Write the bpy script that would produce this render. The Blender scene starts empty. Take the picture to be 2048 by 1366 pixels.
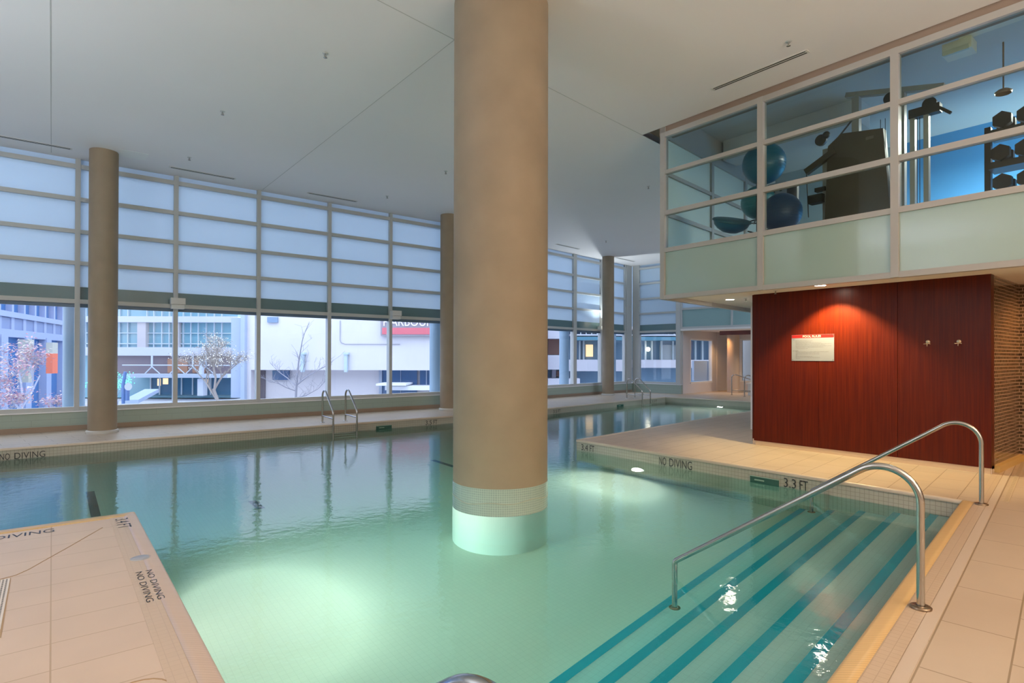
import bpy, math, random
from mathutils import Vector, Matrix
from mathutils.geometry import tessellate_polygon
random.seed(7)
PI = math.pi
SC = bpy.context.scene
COL = SC.collection

# ------------------------------------------------------------------ camera
# world: X runs along the long window wall, Y towards it, pool deck at z = 0
FPX, CYPX, PITCH, ROLL, YAWA, YAWC = 1148.16, 708.41, 0.00573263, 0.00217486, 0.89579685, 0.76878716
HC = 1.5
A3 = Vector((math.sin(YAWA), math.cos(YAWA), 0)); B3 = Vector((math.sin(YAWA - PI/2), math.cos(YAWA - PI/2), 0))
W = Matrix((A3, B3, Vector((0, 0, 1))))                      # level camera frame -> world
cp, sp, cr, sr = math.cos(PITCH), math.sin(PITCH), math.cos(ROLL), math.sin(ROLL)
RM = Matrix(((cr, -sr, 0), (sr, cr, 0), (0, 0, 1))) @ Matrix(((1, 0, 0), (0, sp, -cp), (0, cp, sp)))
right = W @ (RM.transposed() @ Vector((1, 0, 0)))
down = W @ (RM.transposed() @ Vector((0, 1, 0)))
fwd = W @ (RM.transposed() @ Vector((0, 0, 1)))
cam = bpy.data.objects.new('camera', bpy.data.cameras.new('camera'))
COL.objects.link(cam)
M = Matrix.Identity(4)
for i in range(3):
    M[i][0] = right[i]; M[i][1] = -down[i]; M[i][2] = -fwd[i]
M[0][3], M[1][3], M[2][3] = 0, 0, HC
cam.matrix_world = M
cam.data.sensor_width = 36
cam.data.lens = FPX / 2048 * 36
cam.data.shift_y = (CYPX - 683) / 2048
cam.data.clip_start = 0.05; cam.data.clip_end = 400
SC.camera = cam

# ------------------------------------------------------------------ view + world
SC.view_settings.view_transform = 'Standard'
SC.view_settings.look = 'None'
SC.view_settings.gamma = 1
SC.view_settings.use_curve_mapping = False
SC.view_settings.exposure = 0.17
w = bpy.data.worlds.new('sky'); SC.world = w; w.use_nodes = True
bg = w.node_tree.nodes['Background']
bg.inputs[0].default_value = (0.76, 0.83, 1.0, 1)
bg.inputs[1].default_value = 3.1
SC.cycles.sample_clamp_indirect = 4
SC.cycles.max_bounces = 14
SC.cycles.diffuse_bounces = 6
SC.cycles.glossy_bounces = 5
SC.cycles.transmission_bounces = 10
SC.cycles.transparent_max_bounces = 16
SC.cycles.blur_glossy = 0.5

def V(*a): return Vector(a)

def area(name, loc, direc, sx, sy, power, col, spread=PI):
    l = bpy.data.lights.new(name, 'AREA'); l.shape = 'RECTANGLE'; l.size = sx; l.size_y = sy
    l.energy = power; l.color = col; l.spread = spread
    o = bpy.data.objects.new(name, l); COL.objects.link(o)
    o.location = loc; o.rotation_euler = Vector(direc).to_track_quat('-Z', 'Y').to_euler()
    return o
def spot(name, loc, direc, power, col, ang, blend=0.5, r=0.05):
    l = bpy.data.lights.new(name, 'SPOT'); l.energy = power; l.color = col
    l.spot_size = math.radians(ang); l.spot_blend = blend; l.shadow_soft_size = r
    o = bpy.data.objects.new(name, l); COL.objects.link(o)
    o.location = loc; o.rotation_euler = Vector(direc).to_track_quat('-Z', 'Y').to_euler()
    return o
WARM = (1, 0.53, 0.19); SOFTWARM = (1, 0.80, 0.58)
# unseen warm fill lamps, added behind and left of the viewer
for lx, ly, pw_ in ((4.5, -3.2, 230), (1.0, -2.0, 170), (7.5, -3.5, 230), (10.5, -4.0, 160), (-3.0, 1.0, 160), (-3.5, 4.0, 110)):
    spot('warm_fill_lamp', (lx, ly, 5.4), (0.05, 0.25, -1), pw_*(1.2 if lx > 2 else 0.7), WARM if lx > 0 else SOFTWARM, 150, 0.8, 0.12)
# area lights added out of view to brighten the ceiling
area('ceiling_fill', (3.0, -4.5, 2.4), (0, -0.03, 1), 4, 0.5, 720, (1, 0.88, 0.74))
area('ceiling_fill', (-6.2, 6.5, 2.4), (-0.02, 0.0, 1), 0.5, 5, 700, (0.76, 0.87, 1))

# ------------------------------------------------------------------ materials
MATS = {}
def mat(name, col, rough=0.5, metal=0.0, spec=0.5, emit=None, es=0.0, noise=0.0, nscale=6.0, bump=0.0, bscale=40, coat=0.0):
    if name in MATS: return MATS[name]
    m = bpy.data.materials.new(name); m.use_nodes = True; MATS[name] = m
    nt = m.node_tree; b = nt.nodes['Principled BSDF']
    b.inputs['Base Color'].default_value = (*col, 1); b.inputs['Roughness'].default_value = rough
    b.inputs['Metallic'].default_value = metal; b.inputs['Specular IOR Level'].default_value = spec
    b.inputs['Coat Weight'].default_value = coat
    if emit: b.inputs['Emission Color'].default_value = (*emit, 1); b.inputs['Emission Strength'].default_value = es
    tc = nt.nodes.new('ShaderNodeTexCoord')
    if noise:
        n = nt.nodes.new('ShaderNodeTexNoise'); n.inputs['Scale'].default_value = nscale; n.inputs['Detail'].default_value = 5
        nt.links.new(tc.outputs['Object'], n.inputs['Vector'])
        r = nt.nodes.new('ShaderNodeMapRange'); r.inputs['From Min'].default_value = 0.3; r.inputs['From Max'].default_value = 0.7
        r.inputs['To Min'].default_value = 1 - noise; r.inputs['To Max'].default_value = 1 + noise
        nt.links.new(n.outputs['Fac'], r.inputs['Value'])
        mx = nt.nodes.new('ShaderNodeVectorMath'); mx.operation = 'SCALE'; mx.inputs[0].default_value = col
        nt.links.new(r.outputs[0], mx.inputs['Scale']); nt.links.new(mx.outputs[0], b.inputs['Base Color'])
    if bump:
        n = nt.nodes.new('ShaderNodeTexNoise'); n.inputs['Scale'].default_value = bscale
        nt.links.new(tc.outputs['Object'], n.inputs['Vector'])
        bp = nt.nodes.new('ShaderNodeBump'); bp.inputs['Strength'].default_value = bump; bp.inputs['Distance'].default_value = 0.01
        nt.links.new(n.outputs['Fac'], bp.inputs['Height']); nt.links.new(bp.outputs[0], b.inputs['Normal'])
    return m

def dotn(nt, src, vec, add=0.0):
    d = nt.nodes.new('ShaderNodeVectorMath'); d.operation = 'DOT_PRODUCT'; d.inputs[1].default_value = vec
    nt.links.new(src, d.inputs[0])
    a = nt.nodes.new('ShaderNodeMath'); a.operation = 'ADD'; a.inputs[1].default_value = add
    nt.links.new(d.outputs['Value'], a.inputs[0]); return a.outputs[0]

def tile(name, c1, c2, grout, tw, th, gap, u, v, u0=0, v0=0, rough=0.35, offset=0.0, bias=0.0, spec=0.5, cyl=None, stain=0.0, freq=2):
    """grid of tiles in world space; u, v = world directions of the two tile axes"""
    if name in MATS: return MATS[name]
    m = bpy.data.materials.new(name); m.use_nodes = True; MATS[name] = m
    nt = m.node_tree; b = nt.nodes['Principled BSDF']
    g = nt.nodes.new('ShaderNodeNewGeometry'); pos = g.outputs['Position']
    if cyl:
        sub = nt.nodes.new('ShaderNodeVectorMath'); sub.operation = 'SUBTRACT'; sub.inputs[1].default_value = (cyl[0], cyl[1], 0)
        nt.links.new(pos, sub.inputs[0])
        sx = nt.nodes.new('ShaderNodeSeparateXYZ'); nt.links.new(sub.outputs[0], sx.inputs[0])
        at = nt.nodes.new('ShaderNodeMath'); at.operation = 'ARCTAN2'
        nt.links.new(sx.outputs[1], at.inputs[0]); nt.links.new(sx.outputs[0], at.inputs[1])
        mu = nt.nodes.new('ShaderNodeMath'); mu.operation = 'MULTIPLY'; mu.inputs[1].default_value = cyl[2]
        nt.links.new(at.outputs[0], mu.inputs[0]); U = mu.outputs[0]
    else:
        U = dotn(nt, pos, u, u0)
    Vv = dotn(nt, pos, v, v0)
    cb = nt.nodes.new('ShaderNodeCombineXYZ'); nt.links.new(U, cb.inputs[0]); nt.links.new(Vv, cb.inputs[1])
    br = nt.nodes.new('ShaderNodeTexBrick'); nt.links.new(cb.outputs[0], br.inputs['Vector'])
    br.offset = offset; br.offset_frequency = freq; br.squash = 1
    br.inputs['Color1'].default_value = (*c1, 1); br.inputs['Color2'].default_value = (*c2, 1); br.inputs['Mortar'].default_value = (*grout, 1)
    br.inputs['Scale'].default_value = 1; br.inputs['Mortar Size'].default_value = gap; br.inputs['Mortar Smooth'].default_value = 0.1
    br.inputs['Bias'].default_value = bias; br.inputs['Brick Width'].default_value = tw; br.inputs['Row Height'].default_value = th
    out = br.outputs['Color']
    if stain:
        n = nt.nodes.new('ShaderNodeTexNoise'); n.inputs['Scale'].default_value = 1.7; n.inputs['Detail'].default_value = 6
        nt.links.new(pos, n.inputs['Vector'])
        r = nt.nodes.new('ShaderNodeMapRange'); r.inputs['From Min'].default_value = 0.3; r.inputs['From Max'].default_value = 0.7
        r.inputs['To Min'].default_value = 1 - stain; r.inputs['To Max'].default_value = 1 + stain
        nt.links.new(n.outputs['Fac'], r.inputs['Value'])
        mx = nt.nodes.new('ShaderNodeVectorMath'); mx.operation = 'SCALE'
        nt.links.new(out, mx.inputs[0]); nt.links.new(r.outputs[0], mx.inputs['Scale']); out = mx.outputs[0]
    nt.links.new(out, b.inputs['Base Color'])
    b.inputs['Roughness'].default_value = rough; b.inputs['Specular IOR Level'].default_value = spec
    return m

def clear_glass(name, tint, ior=1.45, refl=1.0):
    if name in MATS: return MATS[name]
    m = bpy.data.materials.new(name); m.use_nodes = True; MATS[name] = m; nt = m.node_tree
    nt.nodes.remove(nt.nodes['Principled BSDF']); out = nt.nodes['Material Output']
    t = nt.nodes.new('ShaderNodeBsdfTransparent'); t.inputs[0].default_value = (*tint, 1)
    g = nt.nodes.new('ShaderNodeBsdfGlossy'); g.inputs['Roughness'].default_value = 0.02
    fr = nt.nodes.new('ShaderNodeFresnel'); fr.inputs[0].default_value = ior
    mu = nt.nodes.new('ShaderNodeMath'); mu.operation = 'MULTIPLY'; mu.inputs[1].default_value = refl
    mx = nt.nodes.new('ShaderNodeMixShader')
    geo = nt.nodes.new('ShaderNodeNewGeometry'); inv = nt.nodes.new('ShaderNodeMath'); inv.operation = 'SUBTRACT'; inv.inputs[0].default_value = refl
    nt.links.new(geo.outputs['Backfacing'], inv.inputs[1]); inv.use_clamp = True
    nt.links.new(inv.outputs[0], mu.inputs[1])
    nt.links.new(fr.outputs[0], mu.inputs[0]); nt.links.new(mu.outputs[0], mx.inputs[0])
    nt.links.new(t.outputs[0], mx.inputs[1]); nt.links.new(g.outputs[0], mx.inputs[2]); nt.links.new(mx.outputs[0], out.inputs[0])
    return m
def frosted(name, col, trans=0.75, rough=0.25):
    if name in MATS: return MATS[name]
    m = bpy.data.materials.new(name); m.use_nodes = True; MATS[name] = m; nt = m.node_tree
    nt.nodes.remove(nt.nodes['Principled BSDF']); out = nt.nodes['Material Output']
    t = nt.nodes.new('ShaderNodeBsdfTranslucent'); t.inputs[0].default_value = (*col, 1)
    d = nt.nodes.new('ShaderNodeBsdfDiffuse'); d.inputs[0].default_value = (*col, 1)
    g = nt.nodes.new('ShaderNodeBsdfGlossy'); g.inputs['Roughness'].default_value = rough
    fr = nt.nodes.new('ShaderNodeFresnel'); fr.inputs[0].default_value = 1.35
    a = nt.nodes.new('ShaderNodeMixShader'); a.inputs[0].default_value = trans
    nt.links.new(d.outputs[0], a.inputs[1]); nt.links.new(t.outputs[0], a.inputs[2])
    geo = nt.nodes.new('ShaderNodeNewGeometry'); inv = nt.nodes.new('ShaderNodeMath'); inv.operation = 'SUBTRACT'; inv.inputs[0].default_value = 1
    nt.links.new(geo.outputs['Backfacing'], inv.inputs[1]); mu = nt.nodes.new('ShaderNodeMath'); mu.operation = 'MULTIPLY'
    nt.links.new(fr.outputs[0], mu.inputs[0]); nt.links.new(inv.outputs[0], mu.inputs[1])
    b = nt.nodes.new('ShaderNodeMixShader'); nt.links.new(mu.outputs[0], b.inputs[0])
    nt.links.new(a.outputs[0], b.inputs[1]); nt.links.new(g.outputs[0], b.inputs[2]); nt.links.new(b.outputs[0], out.inputs[0])
    return m

YC = Vector((math.cos(YAWA - YAWC), math.sin(YAWA - YAWC), 0))       # second grid of the building, 7.3 degrees off
YD = Vector((-YC.y, YC.x, 0))
XA, YB = Vector((1, 0, 0)), Vector((0, 1, 0))
UZ = (0, 0, 1)
def sumv(a, b): return tuple(a + b)

m_alu = mat('painted_aluminium', (0.50, 0.52, 0.52), 0.42, 0.0)
m_alu_in = mat('booth_aluminium', (0.44, 0.42, 0.40), 0.42)
m_steel = mat('brushed_steel', (0.50, 0.48, 0.45), 0.2, 1.0)
m_white = mat('white_plaster', (0.78, 0.755, 0.76), 0.8, noise=0.012, nscale=0.5)
m_soffit = mat('soffit_plaster', (0.78, 0.74, 0.66), 0.8)
m_joint = mat('joint_shadow', (0.50, 0.49, 0.48), 0.9)
m_concrete = mat('tan_concrete', (0.29, 0.225, 0.155), 0.62, noise=0.09, nscale=2.2, bump=0.12, bscale=14)
m_dark = mat('dark_slot', (0.02, 0.02, 0.02), 0.8)
m_frost = frosted('frosted_glass', (0.68, 0.79, 0.88), 0.5)
m_spandrel = mat('spandrel_glass', (0.36, 0.47, 0.42), 0.12, coat=0.5)
m_shade = mat('shade_teal', (0.12, 0.21, 0.24), 0.3)  # dark teal standing for shade seen through frosted glass
m_clear = clear_glass('clear_glass', (0.90, 0.94, 0.97))
m_boothglass = clear_glass('booth_glass', (0.82, 0.88, 0.85), 1.5, 0.75)
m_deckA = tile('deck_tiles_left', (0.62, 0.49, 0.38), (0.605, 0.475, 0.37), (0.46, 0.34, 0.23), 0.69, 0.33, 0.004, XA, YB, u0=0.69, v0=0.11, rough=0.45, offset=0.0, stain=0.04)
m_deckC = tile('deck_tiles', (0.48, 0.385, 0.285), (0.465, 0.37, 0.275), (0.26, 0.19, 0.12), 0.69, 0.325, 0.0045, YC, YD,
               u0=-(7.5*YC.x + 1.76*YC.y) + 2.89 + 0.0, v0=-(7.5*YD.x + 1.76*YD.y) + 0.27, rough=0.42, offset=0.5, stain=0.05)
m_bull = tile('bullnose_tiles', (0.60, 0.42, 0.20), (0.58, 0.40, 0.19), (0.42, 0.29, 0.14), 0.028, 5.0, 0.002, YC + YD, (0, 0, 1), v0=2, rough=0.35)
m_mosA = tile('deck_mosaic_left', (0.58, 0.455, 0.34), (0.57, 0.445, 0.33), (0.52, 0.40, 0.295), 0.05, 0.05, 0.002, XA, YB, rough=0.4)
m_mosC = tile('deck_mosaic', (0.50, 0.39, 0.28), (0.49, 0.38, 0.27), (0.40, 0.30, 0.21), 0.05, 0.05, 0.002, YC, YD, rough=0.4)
m_plain = mat('plain_deck_strip', (0.52, 0.43, 0.34), 0.42)
m_poolwall = tile('pool_wall_tiles', (0.43, 0.40, 0.33), (0.415, 0.385, 0.32), (0.27, 0.25, 0.20), 0.05, 0.05, 0.0022, (1, 1, 0), UZ, rough=0.2)
m_poolwallC = tile('pool_wall_tiles_angled', (0.43, 0.40, 0.33), (0.415, 0.385, 0.32), (0.27, 0.25, 0.20), 0.05, 0.05, 0.0022, YC + YD, UZ, rough=0.2)
m_poolfloor = tile('pool_floor_tiles', (0.70, 0.72, 0.62), (0.685, 0.705, 0.61), (0.62, 0.64, 0.55), 0.05, 0.05, 0.0015, XA, YB, rough=0.5)
m_poolstep = tile('pool_step_tiles', (0.50, 0.76, 0.74), (0.49, 0.745, 0.725), (0.42, 0.66, 0.64), 0.05, 0.05, 0.0015, YC, YD, rough=0.5)
m_nosing = mat('teal_nosing_tiles', (0.0, 0.42, 0.58), 0.3)
m_knee = tile('knee_wall_tiles', (0.34, 0.42, 0.37), (0.33, 0.41, 0.36), (0.27, 0.33, 0.29), 0.6, 0.12, 0.003, (1, 1, 0), UZ, rough=0.25, offset=0.5)
m_cove = mat('brown_cove_tiles', (0.30, 0.22, 0.16), 0.5)
m_band = None
m_ink = mat('black_marking', (0.03, 0.03, 0.03), 0.4)

# ------------------------------------------------------------------ mesh builder
ROOT = {}
class MB:
    def __init__(s, T=None): s.v = []; s.f = []; s.mi = []; s.T = T; s.sm = []
    def add(s, vs, fs, mi=0, smooth=False):
        o = len(s.v)
        for p in vs:
            p = Vector(p)
            if s.T: p = s.T @ p
            s.v.append(p)
        for f in fs: s.f.append([i + o for i in f]); s.mi.append(mi); s.sm.append(smooth)
        return s
    def box(s, x0, x1, y0, y1, z0, z1, mi=0, bev=0):
        vs = [(x0,y0,z0),(x1,y0,z0),(x1,y1,z0),(x0,y1,z0),(x0,y0,z1),(x1,y0,z1),(x1,y1,z1),(x0,y1,z1)]
        return s.add(vs, [(0,3,2,1),(4,5,6,7),(0,1,5,4),(1,2,6,5),(2,3,7,6),(3,0,4,7)], mi)
    def bar(s, p, q, w, h, mi=0, up=(0,0,1)):
        p, q = Vector(p), Vector(q); d = (q - p).normalized(); u = Vector(up)
        sd = d.cross(u)
        if sd.length < 1e-4: sd = d.cross(Vector((1,0,0)))
        sd.normalize(); u = sd.cross(d); a, b = sd*w/2, u*h/2
        vs = [p-a-b, p+a-b, p+a+b, p-a+b, q-a-b, q+a-b, q+a+b, q-a+b]
        return s.add(vs, [(0,1,2,3),(4,7,6,5),(0,4,5,1),(1,5,6,2),(2,6,7,3),(3,7,4,0)], mi)
    def prism(s, poly, z0, z1, mi=0, sides=True):
        n = len(poly); vs = [(x, y, z1) for x, y in poly] + [(x, y, z0) for x, y in poly]
        tr = tessellate_polygon([[Vector((x, y, 0)) for x, y in poly]])
        ar = sum(poly[i][0]*poly[(i+1)%n][1] - poly[(i+1)%n][0]*poly[i][1] for i in range(n))
        fs = []
        for a, b, c in tr:
            pa, pb, pc = poly[a], poly[b], poly[c]
            cr_ = (pb[0]-pa[0])*(pc[1]-pa[1]) - (pb[1]-pa[1])*(pc[0]-pa[0])
            if cr_ < 0: b, c = c, b
            fs.append((a, b, c)); fs.append((a+n, c+n, b+n))
        if sides:
            for i in range(n):
                j = (i+1) % n
                fs.append((i, i+n, j+n, j) if ar > 0 else (j, j+n, i+n, i))
        return s.add(vs, fs, mi)
    def cyl(s, c, r, z0, z1, n=32, mi=0, r1=None, caps=True):
        r1 = r if r1 is None else r1; vs = []
        for k in range(n):
            a = 2*PI*k/n; vs.append((c[0]+r*math.cos(a), c[1]+r*math.sin(a), z0))
        for k in range(n):
            a = 2*PI*k/n; vs.append((c[0]+r1*math.cos(a), c[1]+r1*math.sin(a), z1))
        s.add(vs, [(k, (k+1)%n, n+(k+1)%n, n+k) for k in range(n)], mi, n > 8)
        if caps: s.add(vs, [tuple(range(n-1, -1, -1)), tuple(range(n, 2*n))], mi)
        return s
    def lathe(s, c, prof, n=32, mi=0, axis=None):
        """prof = [(r, z)]; axis = optional 4x4 placed before the builder transform"""
        vs = []
        for r, z in prof:
            for k in range(n):
                a = 2*PI*k/n; p = Vector((r*math.cos(a), r*math.sin(a), z))
                if axis: p = axis @ p
                vs.append(p + Vector(c))
        fs = []
        for j in range(len(prof)-1):
            for k in range(n): fs.append((j*n+k, j*n+(k+1)%n, (j+1)*n+(k+1)%n, (j+1)*n+k))
        return s.add(vs, fs, mi, True)
    def ball(s, c, r, n=28, m=16, sc=(1,1,1), mi=0):
        prof = []
        vs = []; fs = []
        for j in range(m+1):
            t = PI*j/m
            for k in range(n):
                a = 2*PI*k/n; vs.append((c[0]+r*sc[0]*math.sin(t)*math.cos(a), c[1]+r*sc[1]*math.sin(t)*math.sin(a), c[2]-r*sc[2]*math.cos(t)))
        for j in range(m):
            for k in range(n): fs.append((j*n+k, j*n+(k+1)%n, (j+1)*n+(k+1)%n, (j+1)*n+k))
        return s.add(vs, fs, mi, True)
    def tube(s, path, r, n=14, mi=0, r2=None):
        path = [Vector(p) for p in path]; N = len(path); rings = []
        t0 = (path[1]-path[0]).normalized()
        ref = Vector((0,0,1)) if abs(t0.z) < 0.9 else Vector((1,0,0))
        u = t0.cross(ref).normalized()
        vs = []
        for i, p in enumerate(path):
            t = (path[min(i+1,N-1)] - path[max(i-1,0)]).normalized()
            u = (u - t*u.dot(t)).normalized(); v = t.cross(u)
            rr = r if r2 is None else r + (r2-r)*i/(N-1)
            for k in range(n):
                a = 2*PI*k/n; vs.append(p + u*math.cos(a)*rr + v*math.sin(a)*rr)
        fs = []
        for i in range(N-1):
            for k in range(n): fs.append((i*n+k, i*n+(k+1)%n, (i+1)*n+(k+1)%n, (i+1)*n+k))
        s.add(vs, fs, mi, True)
        s.add(vs, [tuple(range(n-1,-1,-1)), tuple(range((N-1)*n, N*n))], mi)
        return s
    def build(s, name, mats, parent=None, local=False, label=None, cat=None, group=None, kind=None):
        me = bpy.data.meshes.new(name)
        vs = s.v
        loc = Vector((0,0,0))
        if parent is not None and not local:
            inv = ROOT[parent.name].inverted(); vs = [inv @ p for p in vs]
        if parent is None:
            xs = [p.x for p in vs]; ys = [p.y for p in vs]; zs = [p.z for p in vs]
            loc = Vector(((min(xs)+max(xs))/2, (min(ys)+max(ys))/2, min(zs)))
            vs = [p - loc for p in vs]
        me.from_pydata([tuple(p) for p in vs], [], s.f); 
        if not isinstance(mats, (list, tuple)): mats = [mats]
        for m in mats: me.materials.append(m)
        me.polygons.foreach_set('material_index', s.mi); me.polygons.foreach_set('use_smooth', s.sm)
        me.update()
        o = bpy.data.objects.new(name, me); COL.objects.link(o)
        if parent is not None: o.parent = parent; ROOT[o.name] = ROOT[parent.name]
        else: o.location = loc; ROOT[o.name] = Matrix.Translation(loc)
        tag(o, label, cat, group, kind)
        return o
def tag(o, label=None, cat=None, group=None, kind=None):
    if label: o['label'] = label
    if cat: o['category'] = cat
    if group: o['group'] = group
    if kind: o['kind'] = kind
    return o
def thing(name, label, cat, loc, rz=0.0, group=None, kind=None):
    o = bpy.data.objects.new(name, None); COL.objects.link(o); o.empty_display_size = 0.1
    o.location = loc; o.rotation_euler = (0, 0, rz)
    ROOT[o.name] = Matrix.Translation(Vector(loc)) @ Matrix.Rotation(rz, 4, 'Z')
    return tag(o, label, cat, group, kind)
KIDS = {}
def copy_thing(o, loc, rz, label=None):
    r = o.copy(); COL.objects.link(r); r.location = loc; r.rotation_euler = (0, 0, rz)
    if label: r['label'] = label
    for ch in [c for c in COL.objects if c.parent == o]:
        c = ch.copy(); COL.objects.link(c); c.parent = r
        for g in [q for q in COL.objects if q.parent == ch]:
            d = g.copy(); COL.objects.link(d); d.parent = c
    return r
def structure(mb, name, mats, parent=None): return mb.build(name, mats, parent, kind=None if parent else 'structure')

def text(mb, body, height, width, origin, du, dv, dn, thick=0.002, mi=0, font_scale=None):
    """write `body` with its lower-left corner at origin, baseline along du, letters up along dv"""
    cu = bpy.data.curves.new('t', 'FONT'); cu.body = body; cu.size = 1.0; cu.resolution_u = 3
    ob = bpy.data.objects.new('t', cu); COL.objects.link(ob)
    me = bpy.data.meshes.new_from_object(ob)
    xs = [v.co.x for v in me.vertices]; ys = [v.co.y for v in me.vertices]
    x0, x1, y0, y1 = min(xs), max(xs), min(ys), max(ys)
    sy = height/(y1-y0); sx = (width/(x1-x0)) if width else sy
    o, du, dv, dn = Vector(origin), Vector(du), Vector(dv), Vector(dn)
    vs = [o + du*(v.co.x-x0)*sx + dv*(v.co.y-y0)*sy + dn*thick for v in me.vertices]
    fs = [tuple(p.vertices) for p in me.polygons]
    n = len(vs); vs2 = [p - dn*thick*0.9 for p in vs]
    flip = du.cross(dv).dot(dn) < 0
    if flip: fs = [tuple(reversed(f)) for f in fs]
    mb.add(vs, fs, mi)
    bpy.data.objects.remove(ob); bpy.data.curves.remove(cu); bpy.data.meshes.remove(me)
    return mb

CEIL = 5.55
WZ = -0.19           # water level
PB = -1.36           # pool bottom
def PC(p, s, t): return (p[0] + YC.x*s + YD.x*t, p[1] + YC.y*s + YD.y*t)
E0 = (7.5, 1.76)                      # deck edge at the far end of the entry steps
yA = 1.76 + (0.62-7.5)*YC.y/YC.x
# pool outline
isl = (7.5, 7.47); farc = (18.4, 13.55)
# island edge (direction YC from isl) meets end edge (direction YD from farc)
d_ = Vector((isl[0]-farc[0], isl[1]-farc[1], 0)); endc = PC(farc, 0, d_.dot(YD))
bendx = farc[0] - (farc[1]-12.48)*YC.x/YC.y
POOL = [(0.62, yA), E0, isl, endc, farc, (bendx, 12.48), (-7, 12.48), (-7, 6.61), (0.62, 6.61)]
# make the island edge exactly straight to endc
# ------------------------------------------------------------------ deck
fl = MB()
fl.prism([(-7, -6), (0.62, -6), (0.62, 6.61), (-7, 6.61)], -0.06, 0, 0, False)
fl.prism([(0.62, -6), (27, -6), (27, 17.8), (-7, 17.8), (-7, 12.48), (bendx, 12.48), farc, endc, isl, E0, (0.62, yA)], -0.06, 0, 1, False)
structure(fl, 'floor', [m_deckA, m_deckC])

def strip(mb, p, q, n, d0, d1, z=0.003, mi=0, h=0.02):
    p, q, n = Vector((*p, 0)), Vector((*q, 0)), Vector(n)
    a, b, c, d = p + n*d0, q + n*d0, q + n*d1, p + n*d1
    vs = [(a.x, a.y, z), (b.x, b.y, z), (c.x, c.y, z), (d.x, d.y, z), (a.x, a.y, z-h), (b.x, b.y, z-h), (c.x, c.y, z-h), (d.x, d.y, z-h)]
    fl_ = (b-a).cross(d-a).z < 0
    f = [(0,1,2,3), (0,4,5,1), (1,5,6,2), (2,6,7,3), (3,7,4,0)]
    if fl_: f = [tuple(reversed(x)) for x in f]
    mb.add(vs, f, mi)
nS = -YD
cop = MB()
def bull(mb, p, q, n, wd=0.09, mi=0):
    """rounded edge profile swept along the pool edge"""
    p, q, n = Vector((*p, 0)), Vector((*q, 0)), Vector(n)
    prof = [(-0.012, -0.035), (-0.014, -0.012), (-0.006, 0.002), (0.01, 0.006), (wd*0.6, 0.005), (wd, 0.003), (wd, -0.02)]
    vs = [e + n*d + Vector((0,0,z)) for e in (p, q) for d, z in prof]; k = len(prof)
    fs = [(i, i+1, k+i+1, k+i) for i in range(k-1)]
    if (vs[3+1]-vs[3]).cross(vs[k+3]-vs[3]).z < 0: fs = [tuple(reversed(x)) for x in fs]
    mb.add(vs, fs, mi, True)
bull(cop, (0.62, yA), E0, nS)
bull(cop, E0, isl, (1, 0, 0), 0.03, 1)
bull(cop, isl, endc, nS, 0.10, 1)
bull(cop, endc, farc, YC, 0.05, 1); bull(cop, (bendx, 12.48), farc, YD, 0.05, 1)
bull(cop, (-7, 12.48), (bendx, 12.48), (0, 1, 0), 0.05, 1)
bull(cop, (0.62, 6.61), (-7, 6.61), (0, -1, 0), 0.13); bull(cop, (0.62, yA), (0.62, 6.61), (-1, 0, 0), 0.09, 2)
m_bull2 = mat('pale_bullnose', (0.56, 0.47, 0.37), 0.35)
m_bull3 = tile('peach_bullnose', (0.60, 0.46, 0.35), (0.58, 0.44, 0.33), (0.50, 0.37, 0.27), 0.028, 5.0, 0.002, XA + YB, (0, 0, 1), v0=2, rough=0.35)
structure(cop, 'trim_1', [m_bull, m_bull2, m_bull3])
bnd = MB()
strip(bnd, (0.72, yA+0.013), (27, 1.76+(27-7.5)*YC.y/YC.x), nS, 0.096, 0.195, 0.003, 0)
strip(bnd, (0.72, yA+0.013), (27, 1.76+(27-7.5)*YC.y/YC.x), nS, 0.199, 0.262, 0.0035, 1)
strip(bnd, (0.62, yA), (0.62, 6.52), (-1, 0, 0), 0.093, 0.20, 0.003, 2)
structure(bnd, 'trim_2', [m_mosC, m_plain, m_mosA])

# ------------------------------------------------------------------ pool basin
basin = thing('swimming_pool', 'large indoor swimming pool lined with small pale tiles between the deck edges', 'swimming pool', (4, 7, PB))
pw = MB()
n = len(POOL)
for i in range(n):
    a, b = POOL[i], POOL[(i+1) % n]
    ang = (abs(b[0]-a[0]) > 0.01 and abs(b[1]-a[1]) > 0.01)
    pw.add([(a[0], a[1], -0.004), (b[0], b[1], -0.004), (b[0], b[1], PB-0.02), (a[0], a[1], PB-0.02)], [(0, 1, 2, 3)], 1 if ang else 0)
pw.build('pool_wall', [m_poolwall, m_poolwallC], basin)
pf = MB(); pf.prism(POOL, PB-0.1, PB, 0); pf.build('pool_floor', m_poolfloor, basin)
for x, y0, y1 in ((0.43, 8.75, 10.2), (2.15, 7.95, 8.4), (5.55, 8.55, 9.3)):
    MB().box(x-0.05, x+0.05, y0, y1, PB, PB+0.004).build('lane_line', mat('lane_line_tiles', (0.03, 0.14, 0.18), 0.4), basin)
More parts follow.
